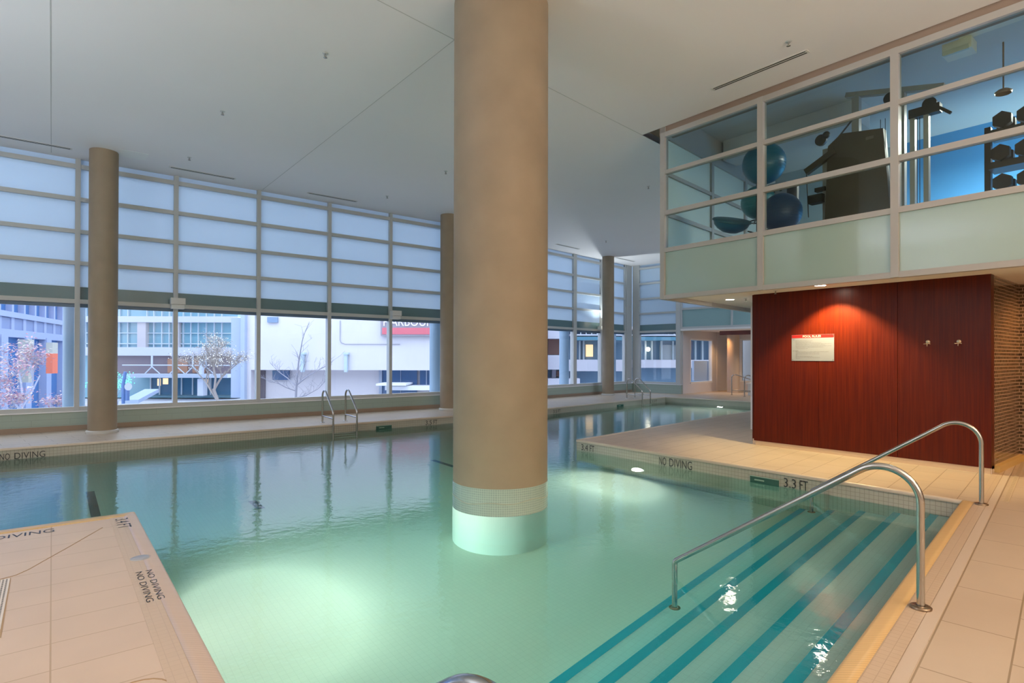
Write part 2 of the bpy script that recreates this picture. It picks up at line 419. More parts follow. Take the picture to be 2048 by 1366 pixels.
# entry steps, each a tread with a teal nosing
for k, (t, z) in enumerate(((0.28, -0.235), (0.63, -0.46), (0.985, -0.69), (1.325, -0.92), (1.67, -1.14))):
    t0 = [0, 0.28, 0.63, 0.985, 1.325][k]
    L0 = (0.62-7.5)/YC.x
    def pt(s, tt):
        x, y = PC(E0, s, tt); return x, y
    # the step stays inside the pool outline (x between 0.62 and 7.5)
    def clipx(tt): return ((0.62, yA + tt/YC.x), (7.5, 1.76 + tt/YC.x))
    (ax, ay), (bx, by) = clipx(t0); (cx_, cy_), (dx, dy) = clipx(t)
    st = MB().prism([(ax, ay), (bx, by), (dx, dy), (cx_, cy_)], PB, z).build('step', m_poolstep, basin)
    (ax, ay), (bx, by) = clipx(t-0.07); (cx_, cy_), (dx, dy) = clipx(t+0.006)
    MB().prism([(ax, ay), (bx, by), (dx, dy), (cx_, cy_)], z-0.06, z+0.004).build('step_nosing', m_nosing, st)
# depth markings laid into the wall tiles
def mark(body, x0, x1, z0, z1, wall):
    words = body.split(' '); n_ = sum(len(q_) for q_ in words) + 0.7*(len(words)-1); pos = 0
    for wd_ in words:
        a_ = x0 + (x1-x0)*pos/n_; b_ = x0 + (x1-x0)*(pos+len(wd_)-0.15)/n_; pos += len(wd_) + 0.7
        mb = MB()
        if wall == 'front': text(mb, wd_, z1-z0, abs(b_-a_), (7.497, a_, z0), (0, -1, 0), UZ, (-1, 0, 0))
        if wall == 'far': text(mb, wd_, z1-z0, abs(b_-a_), (a_, 12.477, z0), (1, 0, 0), UZ, (0, -1, 0))
        if wall == 'farC':
            p = PC(farc, a_, -0.003); text(mb, wd_, z1-z0, abs(b_-a_), (p[0], p[1], z0), YC, UZ, -YD)
        mb.build('depth_marking', m_ink, basin)
mark('3.4 FT', 7.347, 7.02, -0.175, -0.064, 'front')
mark('NO DIVING', 5.633, 5.028, -0.187, -0.06, 'front')
mark('3.3 FT', 3.655, 3.34, -0.188, -0.068, 'front')
mark('NO DIVING', -0.66, -0.077, -0.188, -0.085, 'far')
mark('3.5 FT', 7.242, 7.588, -0.181, -0.072, 'far')
mark('3.5 FT', -6.7, -6.35, -0.175, -0.075, 'farC')
mark('3.3 FT', -1.0, -0.62, -0.17, -0.075, 'farC')
# skimmer mouths
for c_, wall in (((7.5, 3.92), 'front'), ((6.05, 12.48), 'far'), (None, 'farC')):
    T = {'front': Matrix.Translation((7.497, 3.92, 0)) @ Matrix.Rotation(-PI/2, 4, 'Z'), 'far': Matrix.Translation((6.12, 12.477, 0)),
         'farC': Matrix.Translation((*PC(farc, -3.1, -0.003), 0)) @ Matrix.Rotation(math.atan2(YC.y, YC.x), 4, 'Z')}[wall]
    sk = MB(T).box(-0.20, 0.20, -0.004, 0.10, -0.25, -0.115).build('skimmer_mouth', mat('skimmer_dark', (0.03, 0.10, 0.075), 0.5), basin)
    MB(T).box(-0.20, 0.20, -0.012, -0.002, -0.118, -0.108).box(-0.13, 0.0, -0.02, -0.004, -0.165, -0.15).build('skimmer_flap', mat('skimmer_plastic', (0.25, 0.38, 0.30), 0.4), sk)

# water body
m_water = bpy.data.materials.new('pool_water'); m_water.use_nodes = True; nt = m_water.node_tree
nt.nodes.remove(nt.nodes['Principled BSDF'])
rf = nt.nodes.new('ShaderNodeBsdfRefraction'); rf.inputs['IOR'].default_value = 1.33; rf.inputs['Roughness'].default_value = 0.015
gl = nt.nodes.new('ShaderNodeBsdfGlossy'); gl.inputs['Roughness'].default_value = 0.05
fr = nt.nodes.new('ShaderNodeFresnel'); fr.inputs[0].default_value = 1.5
wm = nt.nodes.new('ShaderNodeMixShader'); nt.links.new(fr.outputs[0], wm.inputs[0]); nt.links.new(rf.outputs[0], wm.inputs[1]); nt.links.new(gl.outputs[0], wm.inputs[2])
nt.links.new(wm.outputs[0], nt.nodes['Material Output'].inputs[0])
ab = nt.nodes.new('ShaderNodeVolumeAbsorption'); ab.inputs[0].default_value = (0.20, 0.82, 0.81, 1); ab.inputs[1].default_value = 0.31
nt.links.new(ab.outputs[0], nt.nodes['Material Output'].inputs['Volume'])
tc = nt.nodes.new('ShaderNodeNewGeometry')
mp = nt.nodes.new('ShaderNodeVectorMath'); mp.operation = 'MULTIPLY'; mp.inputs[1].default_value = (1, 1, 1)
nt.links.new(tc.outputs['Position'], mp.inputs[0])
nz = nt.nodes.new('ShaderNodeTexNoise'); nz.inputs['Scale'].default_value = 9; nz.inputs['Detail'].default_value = 4
nt.links.new(mp.outputs[0], nz.inputs['Vector'])
bp = nt.nodes.new('ShaderNodeBump'); bp.inputs['Strength'].default_value = 0.24; bp.inputs['Distance'].default_value = 0.01
nt.links.new(nz.outputs['Fac'], bp.inputs['Height']); nt.links.new(bp.outputs[0], gl.inputs['Normal'])
wat = MB()
grow = [(0.5, 0.7), (7.6, 1.66), (7.6, 7.36), (endc[0]+0.15, endc[1]-0.15), (farc[0]+0.15, farc[1]+0.15), (bendx, 12.6), (-7.1, 12.6), (-7.1, 6.5), (0.5, 6.5)]
wat.prism(grow, PB-0.3, WZ)
wat.build('pool_water', m_water, label='clear turquoise pool water filling the tiled basin', cat='water', kind='stuff')

# underwater lamps
m_lens = mat('lamp_lens', (1, 1, 1), 0.3, emit=(1, 0.93, 0.80), es=26)
def pool_lamp(loc, nrm, label, power, z=-0.86):
    nrm = Vector(nrm).normalized(); q = nrm.to_track_quat('Z', 'Y').to_matrix().to_4x4()
    r = thing('underwater_light', label, 'pool light', (loc[0], loc[1], z), 0, 'underwater wall lights')
    T = Matrix.Translation((loc[0], loc[1], z)) @ q
    MB(T).lathe((0,0,0), [(0.0, 0.004), (0.10, 0.003), (0.105, 0.0)], 24).build('lens', m_lens, r)
    MB(T).lathe((0,0,0), [(0.105, -0.002), (0.106, 0.004), (0.13, 0.003), (0.135, 0.0)], 24).build('bezel', m_steel, r)
    l = spot('pool_lamp_beam', Vector((loc[0], loc[1], z)) + nrm*0.03, nrm + Vector((0, 0, -0.15)), power*3.2, (1, 0.78, 0.66), 165, 0.9, 0.09)
pool_lamp((7.499, 6.05), (-1, 0, 0), 'glowing round underwater light in the pool wall below the near NO DIVING marking', 90)
pool_lamp(PC(farc, 0.0, -2.17), -YC, 'glowing round underwater light at the far narrow end of the pool', 60, -0.9)
pool_lamp((0.621, 5.0), (1, 0, 0), 'underwater light in the pool wall below the left deck, shining on the pool floor', 150)

# ------------------------------------------------------------------ columns
def column(name, c, r, z0, label, base=True):
    o = thing(name, label, 'column', (c[0], c[1], max(z0, 0) if z0 < 0 else z0))
    MB().cyl(c, r, z0, CEIL+0.02, 64).build('shaft', m_concrete, o)
    if base: MB().lathe((*c, 0), [(r+0.03, 0), (r+0.03, 0.05), (r+0.02, 0.06), (r, 0.065)], 48).build('base_ring', mat('pale_skirting', (0.52, 0.50, 0.46), 0.4), o)
    return o
column('round_column', (0.776, 13.89), 0.241, 0, 'slim round tan concrete column at the left in front of the tall window wall')
column('round_column', (8.81, 13.9), 0.24, 0, 'slim round tan concrete column half hidden behind the thick column in the pool')
column('round_column', (17.4, 15.57), 0.235, 0, 'slim round tan concrete column at the far right corner of the window wall')
BIG = (4.044, 5.264); BR = 0.547
big = thing('round_column', 'thick round tan concrete column standing in the middle of the pool', 'column', (BIG[0], BIG[1], PB))
MB().cyl(BIG, BR-0.004, 0.10, CEIL+0.02, 96).build('shaft', m_concrete, big)
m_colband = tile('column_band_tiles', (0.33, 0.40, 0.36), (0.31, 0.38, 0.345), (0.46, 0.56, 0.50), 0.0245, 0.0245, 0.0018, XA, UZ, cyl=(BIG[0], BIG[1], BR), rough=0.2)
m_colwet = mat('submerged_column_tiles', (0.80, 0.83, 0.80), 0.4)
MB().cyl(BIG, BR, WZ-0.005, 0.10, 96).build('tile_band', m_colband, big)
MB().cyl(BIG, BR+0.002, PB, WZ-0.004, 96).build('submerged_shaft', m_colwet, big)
mb = MB()
pts = []
for k in range(60):
    a = PI*0.55 + k/59*PI*1.4
    pts.append((BIG[0]+(BR+0.001)*math.cos(a), BIG[1]+(BR+0.001)*math.sin(a), -0.055 + 0.012*math.sin(k*0.5) + 0.012*math.sin(k*0.17+1)))
mb.tube(pts, 0.0035, 6)
mb.build('scale_line', mat('lime_scale', (0.46, 0.46, 0.36), 0.8), big)

# ------------------------------------------------------------------ window walls
RAILS = [(5.348, 5.436), (4.68, 4.764), (4.02, 4.10), (3.375, 3.455), (2.585, 2.672)]
SILL = (0.39, 0.475)
WN = [0]
MT = {}
def window_wall(T, mull, y_in, depth, top=CEIL, kneefirst=True, mw=0.088, portal=True):
    """bays between the mullion centres `mull` (local x); y_in = inner face"""
    for i in range(len(mull)-1):
        WN[0] += 1
        a, b = mull[i] + mw/2, mull[i+1] - mw/2
        root = thing('window_%d' % WN[0], None, None, tuple(T @ Vector(((a+b)/2, y_in+depth/2, SILL[0]))), math.atan2(T[1][0], T[0][0]), kind='structure')
        fr = MB(T)
        for z0, z1 in RAILS + [SILL]: fr.box(a, b, y_in+0.01, y_in+depth, z0, z1)
        fr.build('window_frame', m_alu, root)
        zs = [SILL[1]] + [z for r in reversed(RAILS) for z in r] + [top+0.05]
        yg = y_in + depth*0.55
        for j in range(0, len(zs)-1, 2):
            z0, z1 = zs[j], zs[j+1]
            if j == 0:
                g = MB(T).box(a-0.01, b+0.01, yg, yg+0.012, z0-0.01, z1+0.01).build('clear_pane', m_clear, root)
                MB(T).box(a, b, yg-0.02, yg+0.03, z1-0.075, z1).build('pane_head', mat('blue_grey_head', (0.10, 0.17, 0.26), 0.4), root)
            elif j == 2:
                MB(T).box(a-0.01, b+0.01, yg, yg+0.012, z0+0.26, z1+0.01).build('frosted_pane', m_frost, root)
                MB(T).box(a-0.01, b+0.01, yg, yg+0.012, z0-0.01, z0+0.26).build('shade_strip', m_shade, root)  # opaque strip: the shade behind the lowest frosted pane, put in as colour
            else:
                MB(T).box(a-0.01, b+0.01, yg, yg+0.012, z0-0.01, z1+0.01).build('frosted_pane', m_frost, root)
    mu = MB(T)
    for x in mull: mu.box(x-mw/2, x+mw/2, y_in, y_in+depth+0.02, SILL[0], top+0.04)
    return mu
TI = Matrix.Identity(4)
m1 = [0.39 + 1.755*k for k in range(-4, 7)]
mu = window_wall(TI, m1, 14.7, 0.15)
structure(mu, 'trim_3', m_alu)
kn = MB().box(-7, 10.92, 14.715, 15.0, 0, SILL[0]); kn.box(-7, 10.92, 14.69, 15.0, SILL[0]-0.02, SILL[0]+0.004, 1)
kn.box(-7, 10.92, 14.70, 14.72, 0, 0.10, 2)
m_sill = mat('white_sill', (0.80, 0.82, 0.84), 0.3)
structure(kn, 'wall_left', [m_knee, m_sill, m_cove])
# far, slightly turned part of the window wall
TCw = Matrix.Translation((14.3, 15.75, 0)) @ Matrix.Rotation(math.atan2(YC.y, YC.x), 4, 'Z')
m2 = [-4.1, -1.8+0.05, 1.65, 3.485, 5.27+0.1]
mu = window_wall(TCw, m2, 0, 0.15, mw=0.2)
mu.box(5.17, 5.75, 0.02, 0.15, SILL[0], CEIL+0.04)
structure(mu, 'trim_4', m_alu)
kn = MB(TCw).box(-4.1, 5.75, 0.015, 0.3, 0, SILL[0]); kn.box(-4.1, 5.75, -0.01, 0.3, SILL[0]-0.02, SILL[0]+0.004, 1); kn.box(-4.1, 5.75, 0.0, 0.02, 0, 0.10, 2)
structure(kn, 'wall_far', [m_knee, m_sill, m_cove])
# return wall at right angles to it
CORN = Vector((14.3, 15.75, 0)) + YC*5.75
TR = Matrix.Translation(CORN) @ Matrix.Rotation(math.atan2(YC.y, YC.x) - PI/2, 4, 'Z')
m3 = [0.28, 2.16]
mu = window_wall(TR, m3, 0, 0.15, mw=0.12)
mu.box(0.0, 0.24, 0.0, 0.15, SILL[0], CEIL+0.04)
mu.box(2.10, 2.30, -0.02, 0.16, SILL[0], CEIL+0.04)
structure(mu, 'trim_5', m_alu)
kn = MB(TR).box(-0.1, 2.33, 0.015, 0.3, 0, SILL[0]); kn.box(-0.1, 2.33, -0.01, 0.3, SILL[0]-0.02, SILL[0]+0.004, 1)
structure(kn, 'wall_end', [m_knee, m_sill])
# jog between the two window planes, behind the thick column
structure(MB().box(10.86, 11.0, 14.7, 15.4, 0, CEIL), 'wall_jog', m_white)

# upper spandrel band over the spa alcove + frosted glazing above
WN[0] += 1
win = thing('window_%d' % WN[0], None, None, tuple(TR @ Vector((4.4, 0, 2.7))), 0, kind='structure')
f = MB(TR)
for z0, z1 in ((2.70, 2.78), (3.48, 3.56), (4.12, 4.2), (4.8, 4.88), (5.4, 5.47)): f.box(2.3, 8.5, 0.0, 0.13, z0, z1)
for x in (2.3, 4.42, 6.5): f.box(x, x+0.07, -0.005, 0.13, 2.70, CEIL+0.04)
f.build('window_frame', m_alu, win)
for a, b in ((2.37, 4.42), (4.49, 6.5), (6.57, 8.5)):
    MB(TR).box(a, b, 0.04, 0.06, 2.78, 3.48).build('spandrel_panel', mat('alcove_spandrel', (0.28, 0.43, 0.44), 0.15), win)
    for z0, z1 in ((3.56, 4.12), (4.2, 4.8), (4.88, 5.4)): MB(TR).box(a, b, 0.05, 0.06, z0, z1).build('frosted_pane', m_frost, win)
# spa alcove
ab = MB(TR).box(2.3, 9.0, 0.13, 5.2, 2.66, 2.72); ab.box(2.3, 9.0, 0.0, 0.14, 2.62, 2.70)
structure(ab, 'ceiling.002', m_white)
WN[0] += 1
win = thing('window_%d' % WN[0], None, None, tuple(TR @ Vector((2.35, 2.2, 0.4))), 0, kind='structure')
MB(TR).box(2.2, 2.35, 0.75, 0.83, 0.45, 2.3).box(2.2, 2.35, 2.82, 2.90, 0.45, 2.3).box(2.2, 2.35, 0.8, 2.9, 0.40, 0.47).box(2.2, 2.35, 0.8, 2.9, 2.26, 2.32).build('window_frame', m_sill, win)
MB(TR).box(2.27, 2.28, 0.83, 2.82, 0.47, 2.26).build('clear_pane', m_clear, win)
al = MB(TR).box(2.2, 2.35, 0.13, 0.75, 0.0, 2.7).box(2.2, 2.35, 0.75, 2.9, 2.32, 2.7).box(2.2, 2.35, 0.75, 3.4, 0, 0.40).box(2.2, 2.35, 2.9, 3.4, 0.4, 2.7)
structure(al, 'wall_alcove', mat('alcove_plaster', (0.66, 0.64, 0.66), 0.7))
WN[0] += 1
win = thing('window_%d' % WN[0], None, None, tuple(TR @ Vector((4, 4.6, 0.4))), 0, kind='structure')
MB(TR).box(3.0, 3.1, 4.3, 4.4, 0.45, 2.35).box(4.3, 4.4, 4.3, 4.4, 0.45, 2.35).box(3.0, 4.4, 4.3, 4.4, 0.4, 0.47).box(3.0, 4.4, 4.3, 4.4, 2.3, 2.37).build('window_frame', m_sill, win)
MB(TR).box(3.1, 4.3, 4.35, 4.36, 0.47, 2.3).build('clear_pane', m_clear, win)
al = MB(TR).box(2.3, 3.0, 4.3, 4.4, 0, 2.7).box(4.4, 9.0, 4.3, 4.4, 0, 2.7).box(3.0, 4.4, 4.3, 4.4, 0, 0.4).box(3.0, 4.4, 4.3, 4.4, 2.37, 2.7).box(2.28, 2.38, 3.3, 4.3, 0, 2.7)
structure(al, 'wall_alcove_back', mat('alcove_plaster', (0.66, 0.64, 0.66), 0.7))
tc_ = TR @ Vector((3.35, 2.75, 0))
o = thing('round_column', 'short warm-lit round column inside the spa alcove at the far right', 'column', tc_)
MB().cyl((tc_.x, tc_.y), 0.25, 0, 2.66, 40).build('shaft', mat('alcove_column_plaster', (0.55, 0.42, 0.33), 0.6), o)
spot('alcove_downlight', TR @ Vector((3.0, 2.2, 2.6)), (0.1, 0.1, -1), 80, WARM, 120, 0.8)
spot('alcove_downlight', TR @ Vector((5.2, 2.0, 2.6)), (0, 0, -1), 130, SOFTWARM, 130, 0.8)
MB(TR).box(3.75, 8.5, 0.5, 0.72, 2.42, 2.58).build('wood_beam', mat('red_beam_wood', (0.17, 0.03, 0.018), 0.4, noise=0.2, nscale=4), label='dark red wooden beam hung below the alcove ceiling at the far right', cat='beam')
# spa tub
t0 = TR @ Vector((5.9, 1.9, 0))
tub = thing('spa_tub', 'raised white spa tub behind the far handrail in the alcove', 'spa tub', t0, math.atan2(YC.y, YC.x) - PI/2)
MB(TR).box(4.6, 7.4, 1.2, 3.6, 0, 0.45).build('tub_wall', mat('tub_tiles', (0.74, 0.76, 0.74), 0.3), tub)
MB(TR).box(4.55, 7.45, 1.15, 3.65, 0.45, 0.50).build('tub_rim', mat('tub_rim_tiles', (0.80, 0.80, 0.78), 0.3), tub)

def arc(c, r, a0, a1, n=10):
    return [(c[0]+r*math.cos(a0+(a1-a0)*k/n), c[1]+r*math.sin(a0+(a1-a0)*k/n)) for k in range(n+1)]
def round_path(pts, r, n=8):
    """round the inner corners of a 3D polyline"""
    P = [Vector(p) for p in pts]; out = [P[0]]
    for i in range(1, len(P)-1):
        a, b, c = P[i-1], P[i], P[i+1]
        rr = r[i-1] if isinstance(r, (list, tuple)) else r
        d1 = (a-b); d2 = (c-b); l1, l2 = d1.length, d2.length; d1.normalize(); d2.normalize()
        th = d1.angle(d2); t = min(rr/math.tan(th/2), l1*0.49 if i > 1 else l1*0.95, l2*0.49 if i < len(P)-2 else l2*0.95)
        rr = t*math.tan(th/2)
        bis = (d1+d2).normalized(); cc = b + bis*(rr/math.sin(th/2))
        s, e = b+d1*t, b+d2*t
        u = (s-cc); v = (e-cc); an = u.angle(v)
        for k in range(n+1):
            f_ = k/n
            out.append(cc + (u*math.sin((1-f_)*an) + v*math.sin(f_*an))/math.sin(an))
    out.append(P[-1]); return out

# handrail of the spa
sp = thing('spa_handrail', 'small steel handrail beside the raised spa tub at the far right', 'handrail', TR @ Vector((5.0, 0.75, 0)), math.atan2(YC.y, YC.x) - PI/2)
for yy, nm in ((0.95, 'rail'), (0.3, 'rail')):
    MB(TR).tube(round_path([(4.05+(0.95-yy)*1.2, yy, 0), (4.05+(0.95-yy)*1.2, yy, 0.88), (4.9+(0.95-yy)*1.2, yy, 0.62), (4.9+(0.95-yy)*1.2, yy, 0)], 0.14), 0.021, 10).build(nm, m_steel, sp)
    MB(TR).tube([(4.05+(0.95-yy)*1.2, yy, 0.2), (4.9+(0.95-yy)*1.2, yy, 0.2)], 0.016, 8).build('cross_bar', m_steel, sp)
    MB(TR).cyl((4.05+(0.95-yy)*1.2, yy), 0.05, 0, 0.012, 20).build('base_flange', m_steel, sp)

# ------------------------------------------------------------------ ceiling
XB = 8.35
CORN2 = CORN + YC*0.2 + YD*0.2
cl = MB()
hole = [(XB, -6), (27, -6), (27, 6.66+(27-8.35)*0.1277), (XB, 6.66)]
cl.prism([(-7, -6), (XB, -6), (XB, 6.66), (27, 6.66+(27-XB)*0.1277), (27, 14.0), tuple(CORN2[:2]), (10.9, 15.5), (10.9, 15.0), (-7, 15.0)], CEIL, CEIL+0.2, 0, False)
ceil = structure(cl, 'ceiling', m_white)
jt = MB()
def joint(a, b): jt.bar((a[0], a[1], CEIL-0.0005), (b[0], b[1], CEIL-0.0005), 0.012, 0.003)
joint((-0.04, -6), (-0.04, 14.6)); joint((-0.9, -6), (-0.9, 9)); joint((3.98, 6.16), (3.95, 14.6)); joint((3.98, 6.16), (XB, 6.66)); joint((3.98, 6.16), (-2, 5.42))
jt.build('control_joint', m_joint, ceil)
# slot between hall ceiling and raised gym front, its shade put into the brown
rs = MB().box(XB+0.03, XB+0.3, -6, 6.30, 5.43, CEIL+0.3); rs.prism([(XB+0.03, 6.30), (XB+0.3, 6.30), (27, 6.3+(27-XB)*0.1277), (27, 6.9+(27-XB)*0.1277), (XB+0.03, 6.66)], CEIL+0.12, CEIL+0.2)
structure(rs, 'trim_6', mat('slot_shade_brown', (0.30, 0.22, 0.17), 0.6))

def vent(p, q, label, group='linear ceiling vents'):
    p, q = Vector((*p, CEIL)), Vector((*q, CEIL)); d = (q-p).normalized(); s = Vector((-d.y, d.x, 0)); mid = (p+q)/2
    o = thing('ceiling_vent', label, 'vent', mid, math.atan2(d.y, d.x), group)
    MB().bar(p+V(0,0,-.002), q+V(0,0,-.002), 0.10, 0.012).build('vent_frame', mat('vent_white', (0.62, 0.61, 0.58), 0.5), o)
    for k in (-1, 1):
        MB().bar(p+d*0.03+s*0.024*k+V(0,0,-.009), q-d*0.03+s*0.024*k+V(0,0,-.009), 0.018, 0.003).build('slot', m_dark, o)
vent((7.75, 4.86), (7.75, 3.45), 'slotted linear ceiling vent beside the raised gym front')
vent((-1.3, 14.1), (0.28, 14.1), 'slotted linear ceiling vent at the far left edge above the windows')
vent((1.92, 14.1), (3.23, 14.12), 'slotted linear ceiling vent right of the slim left column')
vent((4.88, 14.17), (6.17, 14.17), 'slotted linear ceiling vent just left of the thick column')
vent((14.0, 14.97), (15.3, 15.13), 'thin ceiling vent left of the far column')
vent((17.76, 15.47), (19.1, 15.63), 'thin ceiling vent right of the far column')
MB().box(1.0, 1.48, 13.5, 13.96, CEIL-0.004, CEIL+0.01).build('access_panel', mat('access_panel_white', (0.78, 0.78, 0.76), 0.6), label='flat white ceiling access panel right of the slim left column', cat='access panel')
def sprinkler(x, y, z, label):
    o = thing('sprinkler_head', label, 'sprinkler', (x, y, z), 0, 'ceiling sprinkler heads')
    MB().lathe((x, y, z), [(0.0, -0.006), (0.035, -0.006), (0.04, 0.0)], 20).build('escutcheon', m_alu, o)
    MB().cyl((x, y), 0.009, z-0.05, z-0.004, 10).box(x-0.018, x-0.013, y-0.003, y+0.003, z-0.055, z-0.02).box(x+0.013, x+0.018, y-0.003, y+0.003, z-0.055, z-0.02).build('frame_arms', m_steel, o)
    MB().lathe((x, y, z-0.058), [(0.0, 0.004), (0.024, 0.003), (0.026, 0.0), (0.0, -0.001)], 16).build('deflector', m_steel, o)
for (x, y), l in (((2.82, 7.52), 'ceiling sprinkler head nearest the thick column on its left'), ((2.17, 10.37), 'ceiling sprinkler head between the slim left column and the nearer sprinkler'),
                  ((2.15, 13.19), 'ceiling sprinkler head above the linear vent right of the slim left column'), ((6.66, 10.64), 'ceiling sprinkler head just left of the thick column, halfway up'),
                  ((6.54, 13.2), 'small ceiling sprinkler head close to the half hidden column'), ((14.95, 13.48), 'ceiling sprinkler head in front of the far column'),
                  ((7.33, 3.51), 'ceiling sprinkler head beside the right end of the gym-side vent'), ((10.97, 8.56), 'ceiling sprinkler head left of the gym corner')):
    sprinkler(x, y, CEIL, l)

# ------------------------------------------------------------------ raised gym (mezzanine)
SO = 2.6
def side(x): return 6.26 + (x-XB)*YC.y/YC.x
so = MB().prism([(XB+0.10, -6), (27, -6), (27, side(27)), (XB+0.10, side(XB))], SO, SO+0.3)
structure(so, 'ceiling.001', m_soffit)
BR_ = [(5.37, 5.455), (4.72, 4.785), (4.00, 4.075), (3.345, 3.42), (2.525, 2.6)]
BM = [6.215, 4.43, 2.655, 0.87, -0.91, -2.7]
for i in range(5):
    WN[0] += 1
    a, b = BM[i+1]+0.045, BM[i]-0.045
    win = thing('window_%d' % WN[0], None, None, (XB, (a+b)/2, 2.55), 0, kind='structure')
    fr = MB()
    for z0, z1 in BR_: fr.box(XB, XB+0.10, a, b, z0, z1)
    fr.build('window_frame', m_alu_in, win)
    for j, (z0, z1) in enumerate(((4.785, 5.37), (4.075, 4.72), (3.42, 4.00))):
        MB().box(XB+0.05, XB+0.062, a-0.01, b+0.01, z0-0.01, z1+0.01).build('clear_pane', m_boothglass, win)
    MB().box(XB+0.03, XB+0.06, a-0.01, b+0.01, 2.59, 3.35).build('spandrel_panel', m_spandrel, win)
    MB().box(XB+0.062, XB+0.07, a, b, 2.6, 3.4).build('spandrel_back', m_white, win)
mu = MB()
for y in BM: mu.box(XB-0.006, XB+0.11, y-0.045, y+0.045, 2.53, 5.455)
structure(mu, 'trim_7', m_alu_in)
# side wall of the gym (turned grid)
TS = Matrix.Translation((XB, 6.26, 0)) @ Matrix.Rotation(math.atan2(YC.y, YC.x), 4, 'Z')
WN[0] += 1
win = thing('window_%d' % WN[0], None, None, (XB+2, 6.4, 2.55), 0, kind='structure')
fr = MB(TS)
for z0, z1 in BR_ + [(5.455, 5.95)]: fr.box(0.0, 6.5, -0.09, 0.0, z0, z1)
for x in (0.0, 1.85, 3.5, 5.1): fr.box(x, x+0.1, -0.095, 0.005, 2.53, CEIL)
fr.build('window_frame', m_alu_in, win)
MB(TS).box(0.09, 6.5, -0.05, -0.04, 3.4, 5.42).build('frosted_pane', frosted('gym_side_glass', (0.90, 0.97, 0.95), 0.7), win)
MB(TS).box(0.09, 6.5, -0.05, -0.04, 2.6, 3.36).build('spandrel_panel', m_spandrel, win)
# gym room
GF = 2.92
gy = MB().prism([(XB+0.12, -6), (14.2, -6), (14.2, side(14.2)-0.1), (XB+0.12, side(XB)-0.1)], GF-0.02, GF)
structure(gy, 'floor.001', mat('gym_rubber_floor', (0.06, 0.06, 0.065), 0.8))
gc = MB().prism([(XB+0.02, -6), (14.2, -6), (14.2, side(14.2)), (XB+0.02, side(XB))], CEIL+0.35, CEIL+0.45); gc.box(10.6, 11.1, 3.9, 6.4, CEIL-0.05, CEIL+0.35)
structure(gc, 'ceiling.003', mat('gym_ceiling', (0.55, 0.56, 0.56), 0.8))
gw = MB().box(13.6, 13.7, -6, 4.2, GF, CEIL+0.35)
structure(gw, 'wall_gym', mat('gym_blue_wall', (0.09, 0.34, 0.66), 0.6))
gw = MB().box(13.6, 13.7, 4.2, side(13.6)-0.1, GF, CEIL+0.35)
structure(gw, 'wall_gym_end', mat('gym_grey_wall', (0.34, 0.42, 0.46), 0.7))
area('gym_wall_wash', (12.6, 1.2, 3.1), (1, 0, 0.35), 4, 0.3, 200, (0.55, 0.8, 1))
area('gym_ceiling_lamp', (11.2, 2.0, 5.3), (0, 0, -1), 1.2, 1.2, 230, (1, 0.96, 0.88))
# linear light and emergency unit on gym ceiling
em = thing('emergency_light', 'white twin-head emergency light under the gym ceiling behind the top right pane', 'emergency light', (9.0, 2.1, 5.42))
MB().box(8.85, 9.1, 1.98, 2.28, 5.36, 5.5).build('housing', mat('offwhite_plastic', (0.70, 0.68, 0.58), 0.4), em)
MB().box(8.82, 8.86, 2.0, 2.26, 5.34, 5.40).build('lamp_lens', mat('dull_lens', (0.5, 0.5, 0.42), 0.3), em)
MB().box(8.72, 8.92, 0.0, 2.1, 5.50, 5.56).build('ceiling_raceway', mat('offwhite_plastic', (0.70, 0.68, 0.58), 0.4), label='pale raceway running along the gym ceiling behind the top right pane', cat='raceway')
# exercise balls on their rack
m_ballA = mat('blue_ball', (0.01, 0.13, 0.24), 0.35); m_ballB = mat('teal_ball', (0.01, 0.22, 0.27), 0.35); m_ballC = mat('navy_ball', (0.01, 0.045, 0.13), 0.4)
def ball(p, r, m, label, sc=(1,1,1)):
    mb = MB().ball(p, r, sc=sc)
    for k in range(-3, 4):
        z = p[2] + r*sc[2]*k*0.13; rr = math.sqrt(max(0, 1-(k*0.13)**2))*r*1.002
        mb.tube([(p[0]+rr*math.cos(a*PI/16), p[1]+rr*math.sin(a*PI/16), z) for a in range(33)], 0.003, 5)
    mb.build('exercise_ball', m, label=label, cat='exercise ball', group='exercise balls in the gym')
ball((9.02, 4.72, 4.66), 0.33, m_ballA, 'large blue exercise ball on top of the rack behind the second gym pane')
ball((9.55, 5.10, 4.20), 0.285, m_ballB, 'teal exercise ball in the middle of the rack')
ball((9.15, 4.50, 3.84), 0.31, m_ballC, 'large dark navy exercise ball lowest on the rack')
rk = thing('ball_rack', 'dark upright rack with ring arms holding the exercise balls in the gym', 'ball rack', (9.08, 4.86, GF))
MB().cyl((9.08, 4.86), 0.022, GF, 4.40, 12).build('pole', mat('black_metal', (0.02, 0.03, 0.035), 0.4), rk)
MB().cyl((9.08, 4.86), 0.28, GF, GF+0.03, 32).build('base', mat('black_metal', (0.02, 0.03, 0.035), 0.4), rk)
for z, a0, rr in ((4.40, 0.2, 0.18), (3.62, -0.4, 0.17), (3.87, 0.5, 0.14)):
    cx_, cy_ = (9.02, 4.72) if z > 4 else ((9.15, 4.5) if z < 3.7 else (9.55, 5.10))
    MB().tube([(cx_+rr*math.cos(k*PI/12), cy_+rr*math.sin(k*PI/12), z) for k in range(25)], 0.012, 8).tube([(9.08, 4.86, z-0.03), (cx_+0.0, cy_+rr*0.6, z-0.02)], 0.014, 8).build('ring_arm', mat('black_metal', (0.02, 0.03, 0.035), 0.4), rk)
